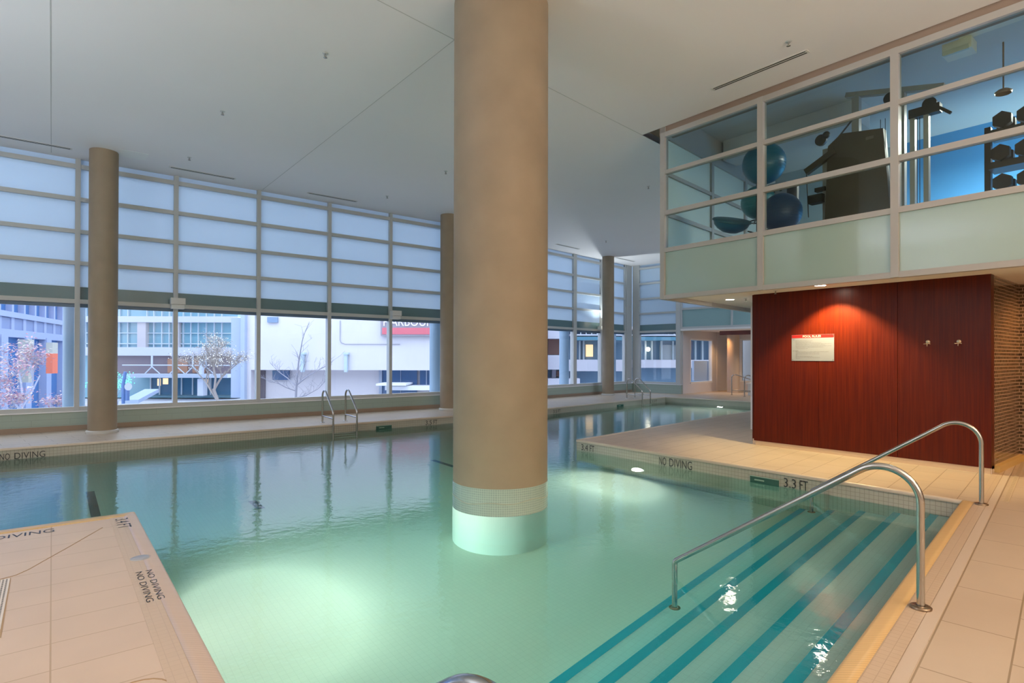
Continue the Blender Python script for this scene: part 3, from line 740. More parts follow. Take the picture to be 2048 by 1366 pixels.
MB().tube([(9.08, 4.86, 3.55), (8.98, 4.98, 3.60)], 0.012, 8).build('side_arm', mat('black_metal', (0.02, 0.03, 0.035), 0.4), rk)
bo = thing('balance_trainer', 'blue half-dome balance trainer tilted at the left of the ball rack', 'balance trainer', (8.86, 5.15, 3.60))
Tb = Matrix.Translation((8.80, 5.16, 3.76)) @ Matrix.Rotation(0.35, 4, 'X') @ Matrix.Rotation(PI*0.94, 4, 'Y')
MB(Tb).lathe((0,0,0), [(0.0, 0.19), (0.12, 0.17), (0.21, 0.12), (0.27, 0.06), (0.29, 0.0)], 32).build('dome', m_ballA, bo)
MB(Tb).lathe((0,0,0), [(0.29, 0.0), (0.31, -0.005), (0.31, -0.03), (0.29, -0.04), (0.0, -0.045)], 32).build('platform', mat('platform_blue', (0.03, 0.12, 0.18), 0.4), bo)
# tall slim dark machine with printed chart
pb = thing('heavy_bag_stand', 'tall dark rounded gym post standing behind the navy exercise ball', 'gym post', (9.6, 4.75, GF))
MB().cyl((9.72, 4.58), 0.10, GF, 4.42, 24).lathe((9.72, 4.58, 4.42), [(0.10, 0), (0.08, 0.04), (0.0, 0.055)], 24).build('bag', mat('dark_vinyl', (0.02, 0.022, 0.03), 0.4), pb)
MB().box(9.66, 9.68, 4.66, 4.98, 3.9, 4.5).build('exercise_chart', mat('chart_paper', (0.36, 0.40, 0.46), 0.7), pb)
mb = MB()
for zz in (4.0, 4.12, 4.24, 4.36):
    for yy in (4.76, 4.88): MB().box(9.655, 9.66, yy-0.02, yy+0.02, zz-0.02, zz+0.015).build('chart_figure', m_ink, pb)
# cable machine
mc = thing('cable_machine', 'multi-station cable weight machine with a big dark back panel in the gym', 'exercise machine', (9.6, 3.4, GF))
def gp(y, z, x=9.3): return (x, y, z)
mb = MB()
poly = [(4.07, 3.55), (3.02, 3.42), (3.02, 4.82), (3.10, 4.83), (3.62, 4.95), (3.80, 4.86), (3.86, 4.70), (3.86, 3.75), (3.95, 3.6)]
k = len(poly)
poly = [(4.02, 3.40), (2.99, 3.30), (3.10, 4.81), (3.66, 4.90), (3.85, 4.76), (3.90, 3.60)]
k = len(poly)
mb.add([(9.3, y, z) for y, z in poly] + [(9.42, y, z) for y, z in poly], [tuple(range(k-1, -1, -1)), tuple(range(k, 2*k))] + [(i, (i+1) % k, k+(i+1) % k, k+i) for i in range(k)])
mb.build('back_panel', mat('machine_shroud', (0.085, 0.065, 0.045), 0.5, noise=0.1, nscale=3), mc)
MB().box(9.29, 9.3, 3.22, 3.32, 4.70, 4.74).build('rating_plate', mat('plate_grey', (0.16, 0.14, 0.11), 0.5), mc)
m_frame = mat('machine_frame', (0.34, 0.32, 0.30), 0.4)
MB().bar((9.5, 3.66, 5.53), (9.5, 2.42, 5.22), 0.10, 0.07).build('top_beam', m_frame, mc)
for y, y2 in ((3.52, 0), (2.93, 0)): MB().box(9.45, 9.55, y-0.05, y+0.05, GF, 5.45 if y > 3 else 5.3).build('upright', m_frame, mc)
for y in (2.74, 2.58): MB().box(9.3, 9.38, y-0.03, y+0.03, GF, 4.95).build('guide_rail', m_frame, mc)
for y in (2.66, 2.69, 3.08, 3.14): MB().tube([(9.33, y, GF+0.1), (9.33, y, 4.95)], 0.004, 6).build('cable', m_dark, mc)
for (y, z) in ((3.02, 5.22), (2.55, 4.98), (3.97, 4.90)): MB(Matrix.Translation((9.35, y, z)) @ Matrix.Rotation(PI/2, 4, 'Y')).cyl((0,0), 0.085, -0.025, 0.025, 24).build('pulley', mat('pulley_dark', (0.04, 0.035, 0.03), 0.5), mc)
MB().box(9.28, 9.40, 2.42, 2.78, 4.83, 4.95).tube([(9.3, 2.45, 4.90), (9.3, 2.30, 4.76)], 0.02, 8).build('pulley_arm', mat('pulley_dark', (0.04, 0.035, 0.03), 0.5), mc)
MB().box(9.35, 9.45, 3.85, 3.95, GF, 4.75).build('upright', m_frame, mc)
MB().bar((9.3, 4.18, 4.44), (9.3, 3.75, 4.66), 0.08, 0.09).build('seat_arm', mat('machine_shroud', (0.085, 0.065, 0.045), 0.5), mc)
MB().box(9.25, 9.4, 3.92, 4.13, 3.92, 4.05).box(9.3, 9.4, 3.9, 4.05, 4.1, 4.16).box(9.25, 9.4, 4.0, 4.22, 3.3, 3.45).tube([(9.3, 4.17, 4.42), (9.3, 4.14, 3.72)], 0.008, 6).build('handle_assembly', mat('pulley_dark', (0.04, 0.035, 0.03), 0.5), mc)
MB().tube([(9.35, 3.72, 4.87), (9.35, 3.50, 5.10)], 0.012, 6).ball((9.32, 3.88, 4.95), 0.055).build('adjust_lever', mat('pulley_dark', (0.04, 0.035, 0.03), 0.5), mc)
# dumbbell rack
dr = thing('dumbbell_rack', 'brown metal dumbbell rack at the right edge of the gym window', 'dumbbell rack', (10.2, 1.4, GF))
m_rack = mat('rack_brown', (0.07, 0.05, 0.035), 0.5)
MB().box(10.15, 10.25, 2.06, 2.13, GF, 4.72).build('upright', m_rack, dr)
MB().box(10.15, 10.25, 0.5, 0.57, GF, 4.72).build('upright', m_rack, dr)
TRAY = (4.62, 4.18, 3.78)
for z in TRAY: MB().box(10.0, 10.35, 0.57, 2.06, z-0.09, z).build('shelf', m_rack, dr)
db = None
for r_, z in enumerate(TRAY):
    for k in range(6):
        y = 1.90 - k*0.25 + (0.02 if r_ == 1 else 0)
        lab = 'hexagonal dumbbell, %s from the rack upright on its %s shelf' % (['nearest', 'second', 'third', 'fourth', 'fifth', 'sixth'][k], ['top', 'middle', 'lower'][r_])
        if db is None:
            db = thing('dumbbell', lab, 'dumbbell', (10.1, y, z), 0, 'hexagonal dumbbells on the rack')
            T = Matrix.Translation((10.1, y, z + 0.098)) @ Matrix.Rotation(PI/2, 4, 'Y')
            for s_ in (-1, 1): MB(T).cyl((0, 0), 0.113, s_*0.11-0.05, s_*0.11+0.05, 6).build('head', mat('dumbbell_rubber', (0.045, 0.032, 0.022), 0.5), db)
            MB(T).cyl((0, 0), 0.016, -0.07, 0.07, 12).build('grip', m_steel, db)
            src = db
        else:
            copy_thing(src, (10.1, y, z), 0, lab)
lp = thing('ceiling_pendant', 'small round ceiling lamp in the gym near the right edge', 'lamp', (10.5, 2.1, 5.4))
MB().lathe((10.3, 1.95, 5.18), [(0.09, 0.0), (0.10, 0.03), (0.06, 0.06), (0.0, 0.065)], 24).cyl((10.3, 1.95), 0.01, 5.24, 5.9, 8).build('lamp_body', mat('bronze_lamp', (0.25, 0.16, 0.10), 0.4), lp)

# ------------------------------------------------------------------ red timber wall under the gym
RX = 9.504
wt = bpy.data.materials.new('red_timber'); wt.use_nodes = True; MATS['red_timber'] = wt; nt = wt.node_tree; b = nt.nodes['Principled BSDF']
g = nt.nodes.new('ShaderNodeNewGeometry'); mp = nt.nodes.new('ShaderNodeMapping'); mp.inputs['Scale'].default_value = (1, 34, 0.9)
nt.links.new(g.outputs['Position'], mp.inputs['Vector'])
nz = nt.nodes.new('ShaderNodeTexNoise'); nz.inputs['Scale'].default_value = 1.6; nz.inputs['Detail'].default_value = 5; nt.links.new(mp.outputs[0], nz.inputs['Vector'])
cr2 = nt.nodes.new('ShaderNodeValToRGB'); cr2.color_ramp.elements[0].position = 0.3; cr2.color_ramp.elements[0].color = (0.060, 0.0045, 0.0012, 1)
cr2.color_ramp.elements[1].position = 0.72; cr2.color_ramp.elements[1].color = (0.105, 0.0115, 0.0013, 1)
nt.links.new(nz.outputs['Fac'], cr2.inputs[0]); nt.links.new(cr2.outputs[0], b.inputs['Base Color'])
b.inputs['Roughness'].default_value = 0.35; b.inputs['Specular IOR Level'].default_value = 0.2
core = MB().box(RX+0.03, 9.66, 1.93, 5.20, 0.06, SO).box(9.53, 9.66, 1.93, 5.19, 0, 0.10, 1)
core.box(9.66, 14.0, 5.15, 5.25, 0, SO, 2).box(11.5, 14.0, 5.25, 6.31, 0, SO, 2)
wr = structure(core, 'wall_right', [wt, mat('plinth_plaster', (0.60, 0.50, 0.40), 0.5), m_white])
for a, b_ in ((1.93, 2.982), (2.988, 4.075), (4.079, 5.155)):
    MB().box(RX, RX+0.035, a, b_, 0.075, SO-0.0).build('wood_panel', wt, wr)
structure(MB().box(RX+0.006, 9.6, 1.94, 5.13, 0.0, 0.073), 'baseboard_right', mat('tan_plinth', (0.58, 0.43, 0.29), 0.5))
m_mosaic = tile('brown_mosaic', (0.055, 0.035, 0.022), (0.17, 0.12, 0.065), (0.36, 0.25, 0.18), 0.085, 0.048, 0.0065, (1, 1, 0), UZ, rough=0.15, offset=0.5, bias=-0.2)
mw_ = MB().box(9.66, 11.3, 1.94, 5.1, 0, SO).box(11.15, 11.35, -6, 1.94, 0, SO)
structure(mw_, 'wall_back', m_mosaic)
structure(MB().box(11.10, 11.16, -6, 1.90, 0, 0.09).box(9.69, 11.16, 1.88, 1.945, 0, 0.09), 'baseboard_back', mat('yellow_cove_tiles', (0.62, 0.42, 0.15), 0.4))
# pool rules sign
sg = thing('pool_rules_sign', 'white POOL RULES sign with a red header screwed to the red timber wall', 'sign', (RX, 4.17, 1.456))
MB().box(RX-0.006, RX, 3.843, 4.50, 1.456, 1.878).build('sign_board', mat('sign_white', (0.20, 0.21, 0.25), 0.4), sg)
MB().box(RX-0.0075, RX-0.005, 3.846, 4.497, 1.826, 1.876).build('header_band', mat('sign_red', (0.32, 0.012, 0.01), 0.4), sg)
mb = MB(); text(mb, 'POOL RULES', 0.033, 0.28, (RX-0.0077, 4.318, 1.834), (0, -1, 0), UZ, (-1, 0, 0)); mb.build('title_lettering', mat('sign_letter_white', (0.6, 0.58, 0.56), 0.4), sg)
mb = MB()
text(mb, 'POOL', 0.011, 0.032, (RX-0.0065, 4.483, 1.796), (0, -1, 0), UZ, (-1, 0, 0), 0.0008)
text(mb, 'SPA / BATH', 0.011, 0.09, (RX-0.0065, 4.483, 1.612), (0, -1, 0), UZ, (-1, 0, 0), 0.0008)
LN = [(1.778, 0.26, 'Shower before entering the pool'), (1.758, 0.24, 'No running or diving in the pool area'), (1.741, 0.40, 'No glass or food permitted in the pool or the pool area'),
      (1.724, 0.55, 'Children must be accompanied by an adult at all times when using the pool and the spa'), (1.707, 0.45, 'No person with an infection or open wound may use the pool'),
      (1.690, 0.55, 'Do not swim alone or when unwell and keep clear of the steps and ladders at all times'), (1.673, 0.43, 'Report any accident or unsafe condition to the attendant'),
      (1.652, 0.19, 'In case of emergency dial'),
      (1.597, 0.51, 'Do not use the spa if you have a medical condition unless advised by a doctor'), (1.580, 0.37, 'Children are not permitted in the spa without an adult'),
      (1.562, 0.37, 'Do not remain in the spa for more than ten minutes'), (1.545, 0.03, 'spa'), (1.524, 0.26, 'Shower before entering the spa'), (1.506, 0.38, 'Do not put your head under the water of the spa'), (1.488, 0.07, 'Thank you')]
mb.build('section_heading', mat('sign_text', (0.03, 0.018, 0.018), 0.5), sg)
for z, wd, s_ in LN:
    mb = MB(); text(mb, s_, 0.0085, wd, (RX-0.0065, 4.433, z), (0, -1, 0), UZ, (-1, 0, 0), 0.0008)
    mb.build('rules_line', mat('sign_text', (0.03, 0.018, 0.018), 0.5), sg)
for y, z in ((4.484, 1.472), (3.86, 1.472), (3.86, 1.862), (4.484, 1.862)):
    MB(Matrix.Translation((RX-0.006, y, z)) @ Matrix.Rotation(-PI/2, 4, 'Y')).lathe((0,0,0), [(0.0, 0.003), (0.005, 0.002), (0.007, 0)], 12).build('screw', mat('screw_dark', (0.12, 0.10, 0.09), 0.4, 0.8), sg)
def hook(y, label):
    o = thing('robe_hook', label, 'hook', (RX, y, 1.70), 0, 'robe hooks on the red wall')
    m = mat('satin_brass', (0.62, 0.50, 0.36), 0.25, 0.7)
    T = Matrix.Translation((RX, y, 1.728)) @ Matrix.Rotation(-PI/2, 4, 'Y')
    MB(T).lathe((0,0,0), [(0.0, 0.018), (0.018, 0.016), (0.026, 0.008), (0.028, 0)], 24).build('rosette', m, o)
    MB().tube([(RX-0.01, y, 1.712), (RX-0.035, y, 1.698), (RX-0.045, y, 1.678), (RX-0.038, y, 1.668)], 0.007, 10, r2=0.004).build('lower_prong', m, o)
    MB().tube([(RX-0.05, y+0.038, 1.700), (RX-0.022, y+0.012, 1.703), (RX-0.022, y-0.012, 1.703), (RX-0.05, y-0.038, 1.700)], 0.005, 10).build('cross_prong', m, o)
hook(2.617, 'left robe hook on the red timber wall'); hook(2.268, 'right robe hook on the red timber wall')
# recessed soffit lights
def can(x, y, label):
    o = thing('recessed_downlight', label, 'downlight', (x, y, SO), 0, 'downlights in the soffit')
    MB().lathe((x, y, SO), [(0.075, -0.004), (0.095, -0.006), (0.10, 0.001)], 32).build('trim_ring', mat('can_white', (0.85, 0.83, 0.78), 0.4), o)
    MB().lathe((x, y, SO), [(0.0, -0.001), (0.075, -0.003)], 32).build('lens', mat('can_lens', (1, 1, 1), 0.4, emit=(1, 0.88, 0.72), es=90), o)
can(9.06, 3.86, 'recessed downlight in the soffit above the pool rules sign'); can(9.945, 5.866, 'recessed downlight in the soffit left of the red timber wall')
spot('soffit_spot', (9.09, 3.80, SO-0.02), (0.14, -0.02, -1), 340, (1, 0.80, 0.40), 108, 0.45, 0.03)
spot('soffit_spot', (9.945, 5.866, SO-0.02), (0, 0, -1), 30, (1, 0.92, 0.86), 120, 0.6, 0.05)
spot('back_wall_spot', (10.5, 0.9, SO-0.05), (0.25, 0.35, -1), 75, WARM, 130, 0.7, 0.05)
spot('back_wall_spot', (9.0, 0.4, SO-0.05), (0.0, 0.25, -1), 40, WARM, 140, 0.7, 0.05)
def soff_spr(x, y, l): sprinkler(x, y, SO, l)
soff_spr(9.2, 4.62, 'sprinkler head in the soffit between the downlight and the gym corner'); soff_spr(9.95, 5.55, 'sprinkler head in the soffit beside the upper corner of the red wall')

# ------------------------------------------------------------------ uplight boxes on the rail
def upbox(x, label):
    o = thing('wall_uplight', label, 'uplight', (x, 14.66, 2.57), 0, 'white uplight boxes on the window rail')
    m = mat('box_white', (0.66, 0.67, 0.66), 0.4)
    MB().box(x-0.14, x+0.14, 14.50, 14.69, 2.66, 2.80).build('housing', m, o)
    MB().box(x-0.125, x+0.125, 14.53, 14.70, 2.565, 2.655).build('mounting_box', m, o)
upbox(2.165, 'white uplight box on the window rail at the mullion right of the slim left column')
upbox(7.50, 'white uplight box on the window rail at the mullion left of the thick column')
p = TCw @ Vector((3.25, -0.12, 2.62))
o = thing('wall_uplight', 'white uplight box on the window rail hidden behind the far column', 'uplight', p, math.atan2(YC.y, YC.x), 'white uplight boxes on the window rail')
MB(TCw).box(3.13, 3.37, -0.2, 0.0, 2.64, 2.78).build('housing', mat('box_white', (0.66, 0.67, 0.66), 0.4), o)
spot('column_uplight', TCw @ Vector((3.22, -0.20, 2.75)), (-0.1, -0.5, 1), 420, (0.86, 0.96, 1), 138, 0.5, 0.03)

# ------------------------------------------------------------------ ladders
def ladder(org, ang, label):
    T = Matrix.Translation((*org, 0)) @ Matrix.Rotation(ang, 4, 'Z')
    o = thing('pool_ladder', label, 'pool ladder', (*org, 0), ang, 'steel pool ladders')
    for s_ in (-1, 1):
        x = s_*0.275
        MB(T).tube(round_path([(x, 0.52, 0), (x, 0.52, 0.90), (x, -0.13, 0.30), (x, -0.13, -0.95)], [0.13, 0.2], 12), 0.021, 14).build('rail', m_steel, o)
        MB(T).tube([(x, 0.52, 0.155), (x, -0.13, 0.135)], 0.016, 10).build('cross_bar', m_steel, o)
        MB(T).lathe((x, 0.52, 0), [(0.055, 0), (0.055, 0.008), (0.03, 0.014), (0.021, 0.016)], 24).build('base_flange', m_steel, o)
    for z in (-0.21, -0.50, -0.80):
        MB(T).box(-0.26, 0.26, -0.19, -0.09, z-0.02, z+0.02).build('tread', mat('tread_plastic', (0.75, 0.80, 0.72), 0.4), o)
    return o
ladder((5.115, 12.48), 0, 'steel pool ladder on the window side left of the thick column')
ladder(PC(farc, -1.60, 0), math.atan2(YC.y, YC.x), 'steel pool ladder near the far corner of the pool')

# ------------------------------------------------------------------ entry handrails
def handrail(base, label, low=-1.0):
    ang = math.atan2(YC.y, YC.x)
    T = Matrix.Translation((*base, 0)) @ Matrix.Rotation(ang, 4, 'Z')
    o = thing('entry_handrail', label, 'handrail', (*base, 0), ang, 'curved steel handrails over the entry steps')
    MB(T).tube(round_path([(0, 0, 0), (0, 0, 1.01), (0, 1.61, -0.115), (0, 1.61, low)], [0.20, 0.05], 16), 0.0215, 20).build('rail', m_steel, o)
    MB(T).lathe((0, 0, 0), [(0.056, 0), (0.058, 0.014), (0.05, 0.019), (0.024, 0.021)], 32).build('base_flange', mat('bronzed_flange', (0.30, 0.22, 0.15), 0.3, 0.9), o)
    MB(T).lathe((0, 1.61, low), [(0.045, 0), (0.045, 0.012), (0.024, 0.018)], 24).build('foot_flange', mat('bronzed_flange', (0.30, 0.22, 0.15), 0.3, 0.9), o)
handrail((4.07, 1.16), 'nearer curved steel handrail of the entry steps with a round base on the right deck', -0.92)
handrail((7.435, 1.59), 'farther curved steel handrail in front of the red timber wall', -0.92)
handrail((0.715, 0.735), 'curved steel handrail whose top just shows at the bottom edge', -0.92)

# ------------------------------------------------------------------ left deck details
mb = MB()
text(mb, 'NO DIVING', 0.12, 0.62, (-0.60, 6.29, 0.0), (1, 0, 0), (0, 1, 0), UZ, 0.0015)
mb.build('deck_marking', m_ink, label='NO DIVING lettering along the front edge of the left deck', cat='lettering')
mb = MB(); text(mb, '3.4 FT', 0.10, 0.36, (0.56-0.105, 6.40, 0.003), (0, -1, 0), (1, 0, 0), UZ, 0.0015)
mb.build('deck_marking', m_ink, label='3.4 FT lettering at the corner of the left deck', cat='lettering')
mb = MB(); text(mb, 'NO DIVING', 0.04, 0.61, (0.515, 4.74, 0.003), (0, -1, 0), (1, 0, 0), UZ, 0.0015)
mb.build('deck_marking', m_ink, label='NO DIVING lettering, row nearer the water, on the side of the left deck', cat='lettering')
mb = MB(); text(mb, 'NO DIVING', 0.04, 0.62, (0.455, 4.74, 0.003), (0, -1, 0), (1, 0, 0), UZ, 0.0015)
mb.build('deck_marking', m_ink, label='NO DIVING lettering, row away from the water, on the side of the left deck', cat='lettering')
sk = thing('skimmer_cover', 'round grey skimmer cover set in the left deck beside the NO DIVING lettering', 'deck cover', (0.52, 5.065, 0))
MB().lathe((0.52, 5.065, 0), [(0.0, 0.006), (0.055, 0.006), (0.058, 0.004)], 32).build('lid', mat('lid_grey', (0.36, 0.38, 0.42), 0.4), sk)
MB().lathe((0.52, 5.065, 0), [(0.058, 0.005), (0.066, 0.0055), (0.068, 0.0)], 32).build('rim', mat('rim_grey', (0.42, 0.44, 0.46), 0.4), sk)
gr = thing('floor_grate', 'white slotted drain grate at the left edge of the left deck', 'drain grate', (-0.33, 4.65, 0))
MB().box(-0.42, -0.215, 4.22, 5.14, 0.0, 0.005).build('grate_frame', mat('grate_white', (0.72, 0.66, 0.58), 0.4), gr)
mb = MB()
for k in range(44):
    for j in range(4): mb.box(-0.235-j*0.018, -0.226-j*0.018, 5.12-k*0.0205, 5.13-k*0.0205, 0.004, 0.0056)
mb.build('grate_slots', m_dark, gr)
mj = mat('deck_joint', (0.40, 0.27, 0.15), 0.7)
dj = MB()
dj.bar((-0.215, 5.15, 0.001), (-0.21, 4.1, 0.001), 0.008, 0.003)
P_ = [(-0.45, 5.17), (-0.28, 5.165), (-0.19, 5.20), (-0.12, 5.29), (-0.02, 5.48), (0.1, 5.7), (0.35, 6.18)]
for a, b_ in zip(P_, P_[1:]): dj.bar((*a, 0.001), (*b_, 0.001), 0.006, 0.003)
P_ = [(0.43-0.13+0.13*math.cos(t*PI/10), 3.03+0.13*math.sin(t*PI/10)) for t in range(21)]
for a, b_ in zip(P_, P_[1:]): dj.bar((*a, 0.001), (*b_, 0.001), 0.006, 0.003)
structure(dj, 'trim_8', mj)
dg = thing('deck_drain', 'slotted linear drain crossing the right deck near the farther handrail', 'drain', (9.3, 1.65, 0))
a0, b0 = PC(E0, 0.35, -0.02), PC(E0, 3.2, -0.02)
MB().bar((*PC(E0, 0.25, -0.33), 0.002), (*PC(E0, 3.5, -0.33), 0.002), 0.05, 0.006).build('drain_frame', mat('drain_tan', (0.50, 0.40, 0.28), 0.5), dg)
mb = MB()
for k in range(70):
    q = PC(E0, 0.28+k*0.045, -0.33); r_ = Vector((*q, 0.0055)); mb.bar(r_-YD*0.017, r_+YD*0.017, 0.006, 0.001)
mb.build('drain_slots', mat('drain_slot', (0.25, 0.18, 0.10), 0.6), dg)

# ------------------------------------------------------------------ hall shell behind the viewer
structure(MB().box(-7.2, -7.0, -6, 18, -1.5, CEIL), 'wall_side', mat('hall_wall', (0.66, 0.64, 0.60), 0.8))
structure(MB().box(-7, 27, -6.2, -6.0, 0, CEIL+0.3), 'wall_near', mat('hall_wall', (0.66, 0.64, 0.60), 0.8))
structure(MB().box(26.0, 26.2, -6, 16, 0, CEIL+0.3).box(10.6, 26, 5.3, 5.45, 0, SO), 'wall_service', mat('hall_wall', (0.66, 0.64, 0.60), 0.8))

exec_outdoor = True
# ------------------------------------------------------------------ outdoors
# building faces are laid out parallel to the street: Rr runs along it, Fd across it
Fd = Vector((fwd.x, fwd.y, 0)).normalized(); Rr = Vector((Fd.y, -Fd.x, 0))
TO = Matrix.Identity(4)
for i in range(2): TO[i][0] = Rr[i]; TO[i][1] = Fd[i]
GZ = -1.6
gnd = MB(TO).box(-90, 90, 17, 110, GZ-0.2, GZ)
gnd.build('street', mat('snowy_paving', (0.52, 0.53, 0.56), 0.8, noise=0.1, nscale=0.3), label='pale grey street paving outside the window wall', cat='street')
MB().box(-9, 9.9, 15.02, 16.6, 0.12, 0.34).build('planter_ledge', mat('ledge_white', (0.82, 0.84, 0.86), 0.6), label='pale ledge running outside the long window wall', cat='ledge')
MB(TCw).box(-3.2, 7.6, 0.34, 1.9, 0.12, 0.33).build('planter_ledge', mat('ledge_white', (0.82, 0.84, 0.86), 0.6), label='pale ledge outside the far right windows', cat='ledge')
m_extcol = mat('exterior_column_paint', (0.28, 0.39, 0.50), 0.45)
def extcol(x, y, label):
    o = thing('exterior_column', label, 'column', (x, y, 0.34))
    MB().cyl((x, y), 0.20, 0.33, 2.62, 32).build('shaft', m_extcol, o)
    MB().cyl((x, y), 0.15, 2.62, 5.9, 24).lathe((x, y, 2.56), [(0.205, 0), (0.205, 0.03), (0.15, 0.06)], 32).build('upper_shaft', m_extcol, o)
extcol(0.37, 15.9, 'blue-grey round column outside the glass left of the slim left column')
extcol(9.6, 15.9, 'blue-grey round column outside the glass behind the half hidden column')
q = TCw @ Vector((2.45, 1.2, 0)); extcol(q.x, q.y, 'blue-grey round column outside the glass just right of the thick column')
q = TCw @ Vector((6.05, 1.3, 0)); extcol(q.x, q.y, 'blue-grey round column outside the glass behind the far corner')

def obx(D, x0, x1, y0, y1, mb, d=1.0, mi=0):
    """box facing the hall at distance D, sized from the reference distance scale"""
    s = D/FPX
    mb.box((x0-1024)*s, (x1-1024)*s, D, D+d, HC+(718-y1)*s, HC+(718-y0)*s, mi); return mb
# white concrete theatre-like building
D = 30.0
wb = thing('concrete_building', 'large white concrete building with a red and grey sign across the street', 'building', TO @ Vector((-5, D, GZ)))
m_wc = mat('white_concrete', (0.68, 0.66, 0.70), 0.7, noise=0.04, nscale=0.5); m_bg = mat('blue_window', (0.05, 0.12, 0.26), 0.1)
m_sh = mat('opening_dark', (0.17, 0.15, 0.17), 0.6)
mb = MB(TO); obx(D, 482, 1095, 330, 744, mb, 9); mb.build('upper_wall', m_wc, wb)
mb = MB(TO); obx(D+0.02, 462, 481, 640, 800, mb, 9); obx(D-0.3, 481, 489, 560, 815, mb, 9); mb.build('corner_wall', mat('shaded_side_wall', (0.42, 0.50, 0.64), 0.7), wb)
mb = MB(TO); obx(D+1.0, 485, 1095, 742, 840, mb, 6); mb.build('ground_floor_wall', mat('ground_concrete', (0.66, 0.63, 0.66), 0.7), wb)
mb = MB(TO); obx(D, 489, 502, 744, 840, mb, 1); mb.build('pier', m_wc, wb)
mb = MB(TO); obx(D+0.9, 502, 530, 745, 812, mb, 0.15); mb.build('service_opening', m_sh, wb)
mb = MB(TO); obx(D+0.8, 545, 578, 745, 764, mb, 0.15); mb.build('window', m_bg, wb)
mb = MB(TO); obx(D-0.15, 534, 554, 638, 649, mb, 0.15); lv = mb.build('louvre', mat('louvre_blue', (0.20, 0.30, 0.45), 0.5), wb)
for x in (601, 688):
    mb = MB(TO); obx(D-0.25, x, x+6, 712, 748, mb, 0.2); obx(D-0.3, x-2, x+8, 709, 713, mb, 0.3); mb.build('downpipe', mat('pipe_blue', (0.50, 0.62, 0.72), 0.4), wb)
s = D/FPX
def OP(x, y, D_): return Vector(((x-1024)*D_/FPX, D_, HC+(718-y)*D_/FPX))
MB(TO).tube([OP(680, 645, D-0.05), OP(680, 684, D-0.05), OP(682, 689, D-0.05), OP(690, 692, D-0.05), OP(800, 692, D-0.05)], 0.018, 6).build('conduit', mat('conduit_grey', (0.35, 0.35, 0.40), 0.6), wb)
mb = MB(TO); obx(D+0.8, 758, 834, 744, 792, mb, 0.2); obx(D+0.8, 840, 868, 744, 784, mb, 0.2); mb.build('window', m_bg, wb)
mb = MB(TO); obx(D+0.75, 801, 802, 744, 792, mb, 0.2); obx(D+0.75, 852, 854, 744, 784, mb, 0.2); obx(D+0.7, 758, 764, 744, 800, mb, 0.2); mb.build('window_mullion', mat('mullion_grey', (0.30, 0.35, 0.45), 0.5), wb)
mb = MB(TO); obx(D-1.2, 752, 812, 771, 775, mb, 2.2); obx(D-0.8, 770, 900, 776, 784, mb, 1.6); mb.build('entrance_canopy', mat('canopy_white', (0.82, 0.84, 0.88), 0.5), wb)
mb = MB(TO); obx(D+0.9, 1000, 1062, 770, 840, mb, 0.2); mb.build('entrance_opening', m_sh, wb)
# the sign
s9 = D-0.35
sgn = thing('building_sign', 'red and grey HARBOUR sign on the white concrete building', 'sign', TO @ OP(815, 674, s9))
mb = MB(TO); obx(s9, 761, 869, 630, 675, mb, 0.3); mb.build('sign_box', mat('sign_grey', (0.34, 0.31, 0.36), 0.6), sgn)
mb = MB(TO); obx(s9-0.03, 764, 866, 659, 672, mb, 0.05); mb.build('red_band', mat('faded_red', (0.68, 0.16, 0.20), 0.6), sgn)
mb = MB(); o_ = OP(767, 655.5, s9-0.05); text(mb, 'HARBOUR', 17*s9/FPX, 98*s9/FPX, TO @ o_, Rr, UZ, -Fd, 0.02); mb.build('sign_lettering', mat('letter_white', (0.95, 0.95, 0.97), 0.5), sgn)

# glass office block behind the left column
D = 42.0
ob = thing('office_building', 'pale glass office block with white floor bands behind the slim left column', 'building', TO @ Vector((-26, D, GZ)))
m_band_w = mat('white_band', (0.64, 0.66, 0.74), 0.6); m_tealg = mat('teal_glazing', (0.26, 0.46, 0.52), 0.12); m_mul = mat('white_mullion', (0.60, 0.68, 0.72), 0.5)
mb = MB(TO); obx(D+0.5, 60, 475, 400, 636, mb, 8); obx(D+0.5, 60, 475, 636, 800, mb, 8); mb.build('glazing', m_tealg, ob)
mb = MB(TO); obx(D, 60, 475, 637, 649, mb, 8); obx(D, 60, 475, 699, 716, mb, 8); obx(D, 60, 475, 585, 597, mb, 8); mb.build('floor_band', m_band_w, ob)
mb = MB(TO)
for x in (170, 237, 254, 292, 306, 322, 337, 365, 380, 395, 411, 427, 442): obx(D+0.35, x, x+1.6, 500, 699, mb, 0.2)
obx(D+0.35, 60, 475, 670, 671.5, mb, 0.2); obx(D+0.35, 60, 475, 691, 693, mb, 0.2)
mb.build('window_mullion', m_mul, ob)
mb = MB(TO); obx(D+0.1, 274, 291, 649, 699, mb, 1); obx(D+0.1, 345, 357, 649, 699, mb, 1); mb.build('wall_pier', mat('pier_tan', (0.60, 0.56, 0.56), 0.7), ob)
mb = MB(TO); obx(D+0.3, 200, 475, 716, 752, mb, 0.3); mb.build('lower_storey', mat('lower_storey_brown', (0.25, 0.20, 0.22), 0.4), ob)
mb = MB(TO); obx(D+0.2, 335, 375, 722, 750, mb, 0.2); obx(D+0.2, 385, 410, 720, 750, mb, 0.2); mb.build('lit_wall', mat('terracotta', (0.50, 0.26, 0.16), 0.6), ob)
mb = MB(TO); obx(D-1.5, 245, 455, 753, 760, mb, 2); mb.build('canopy', mat('canopy_pale', (0.50, 0.56, 0.64), 0.5), ob)
mb = MB(TO)
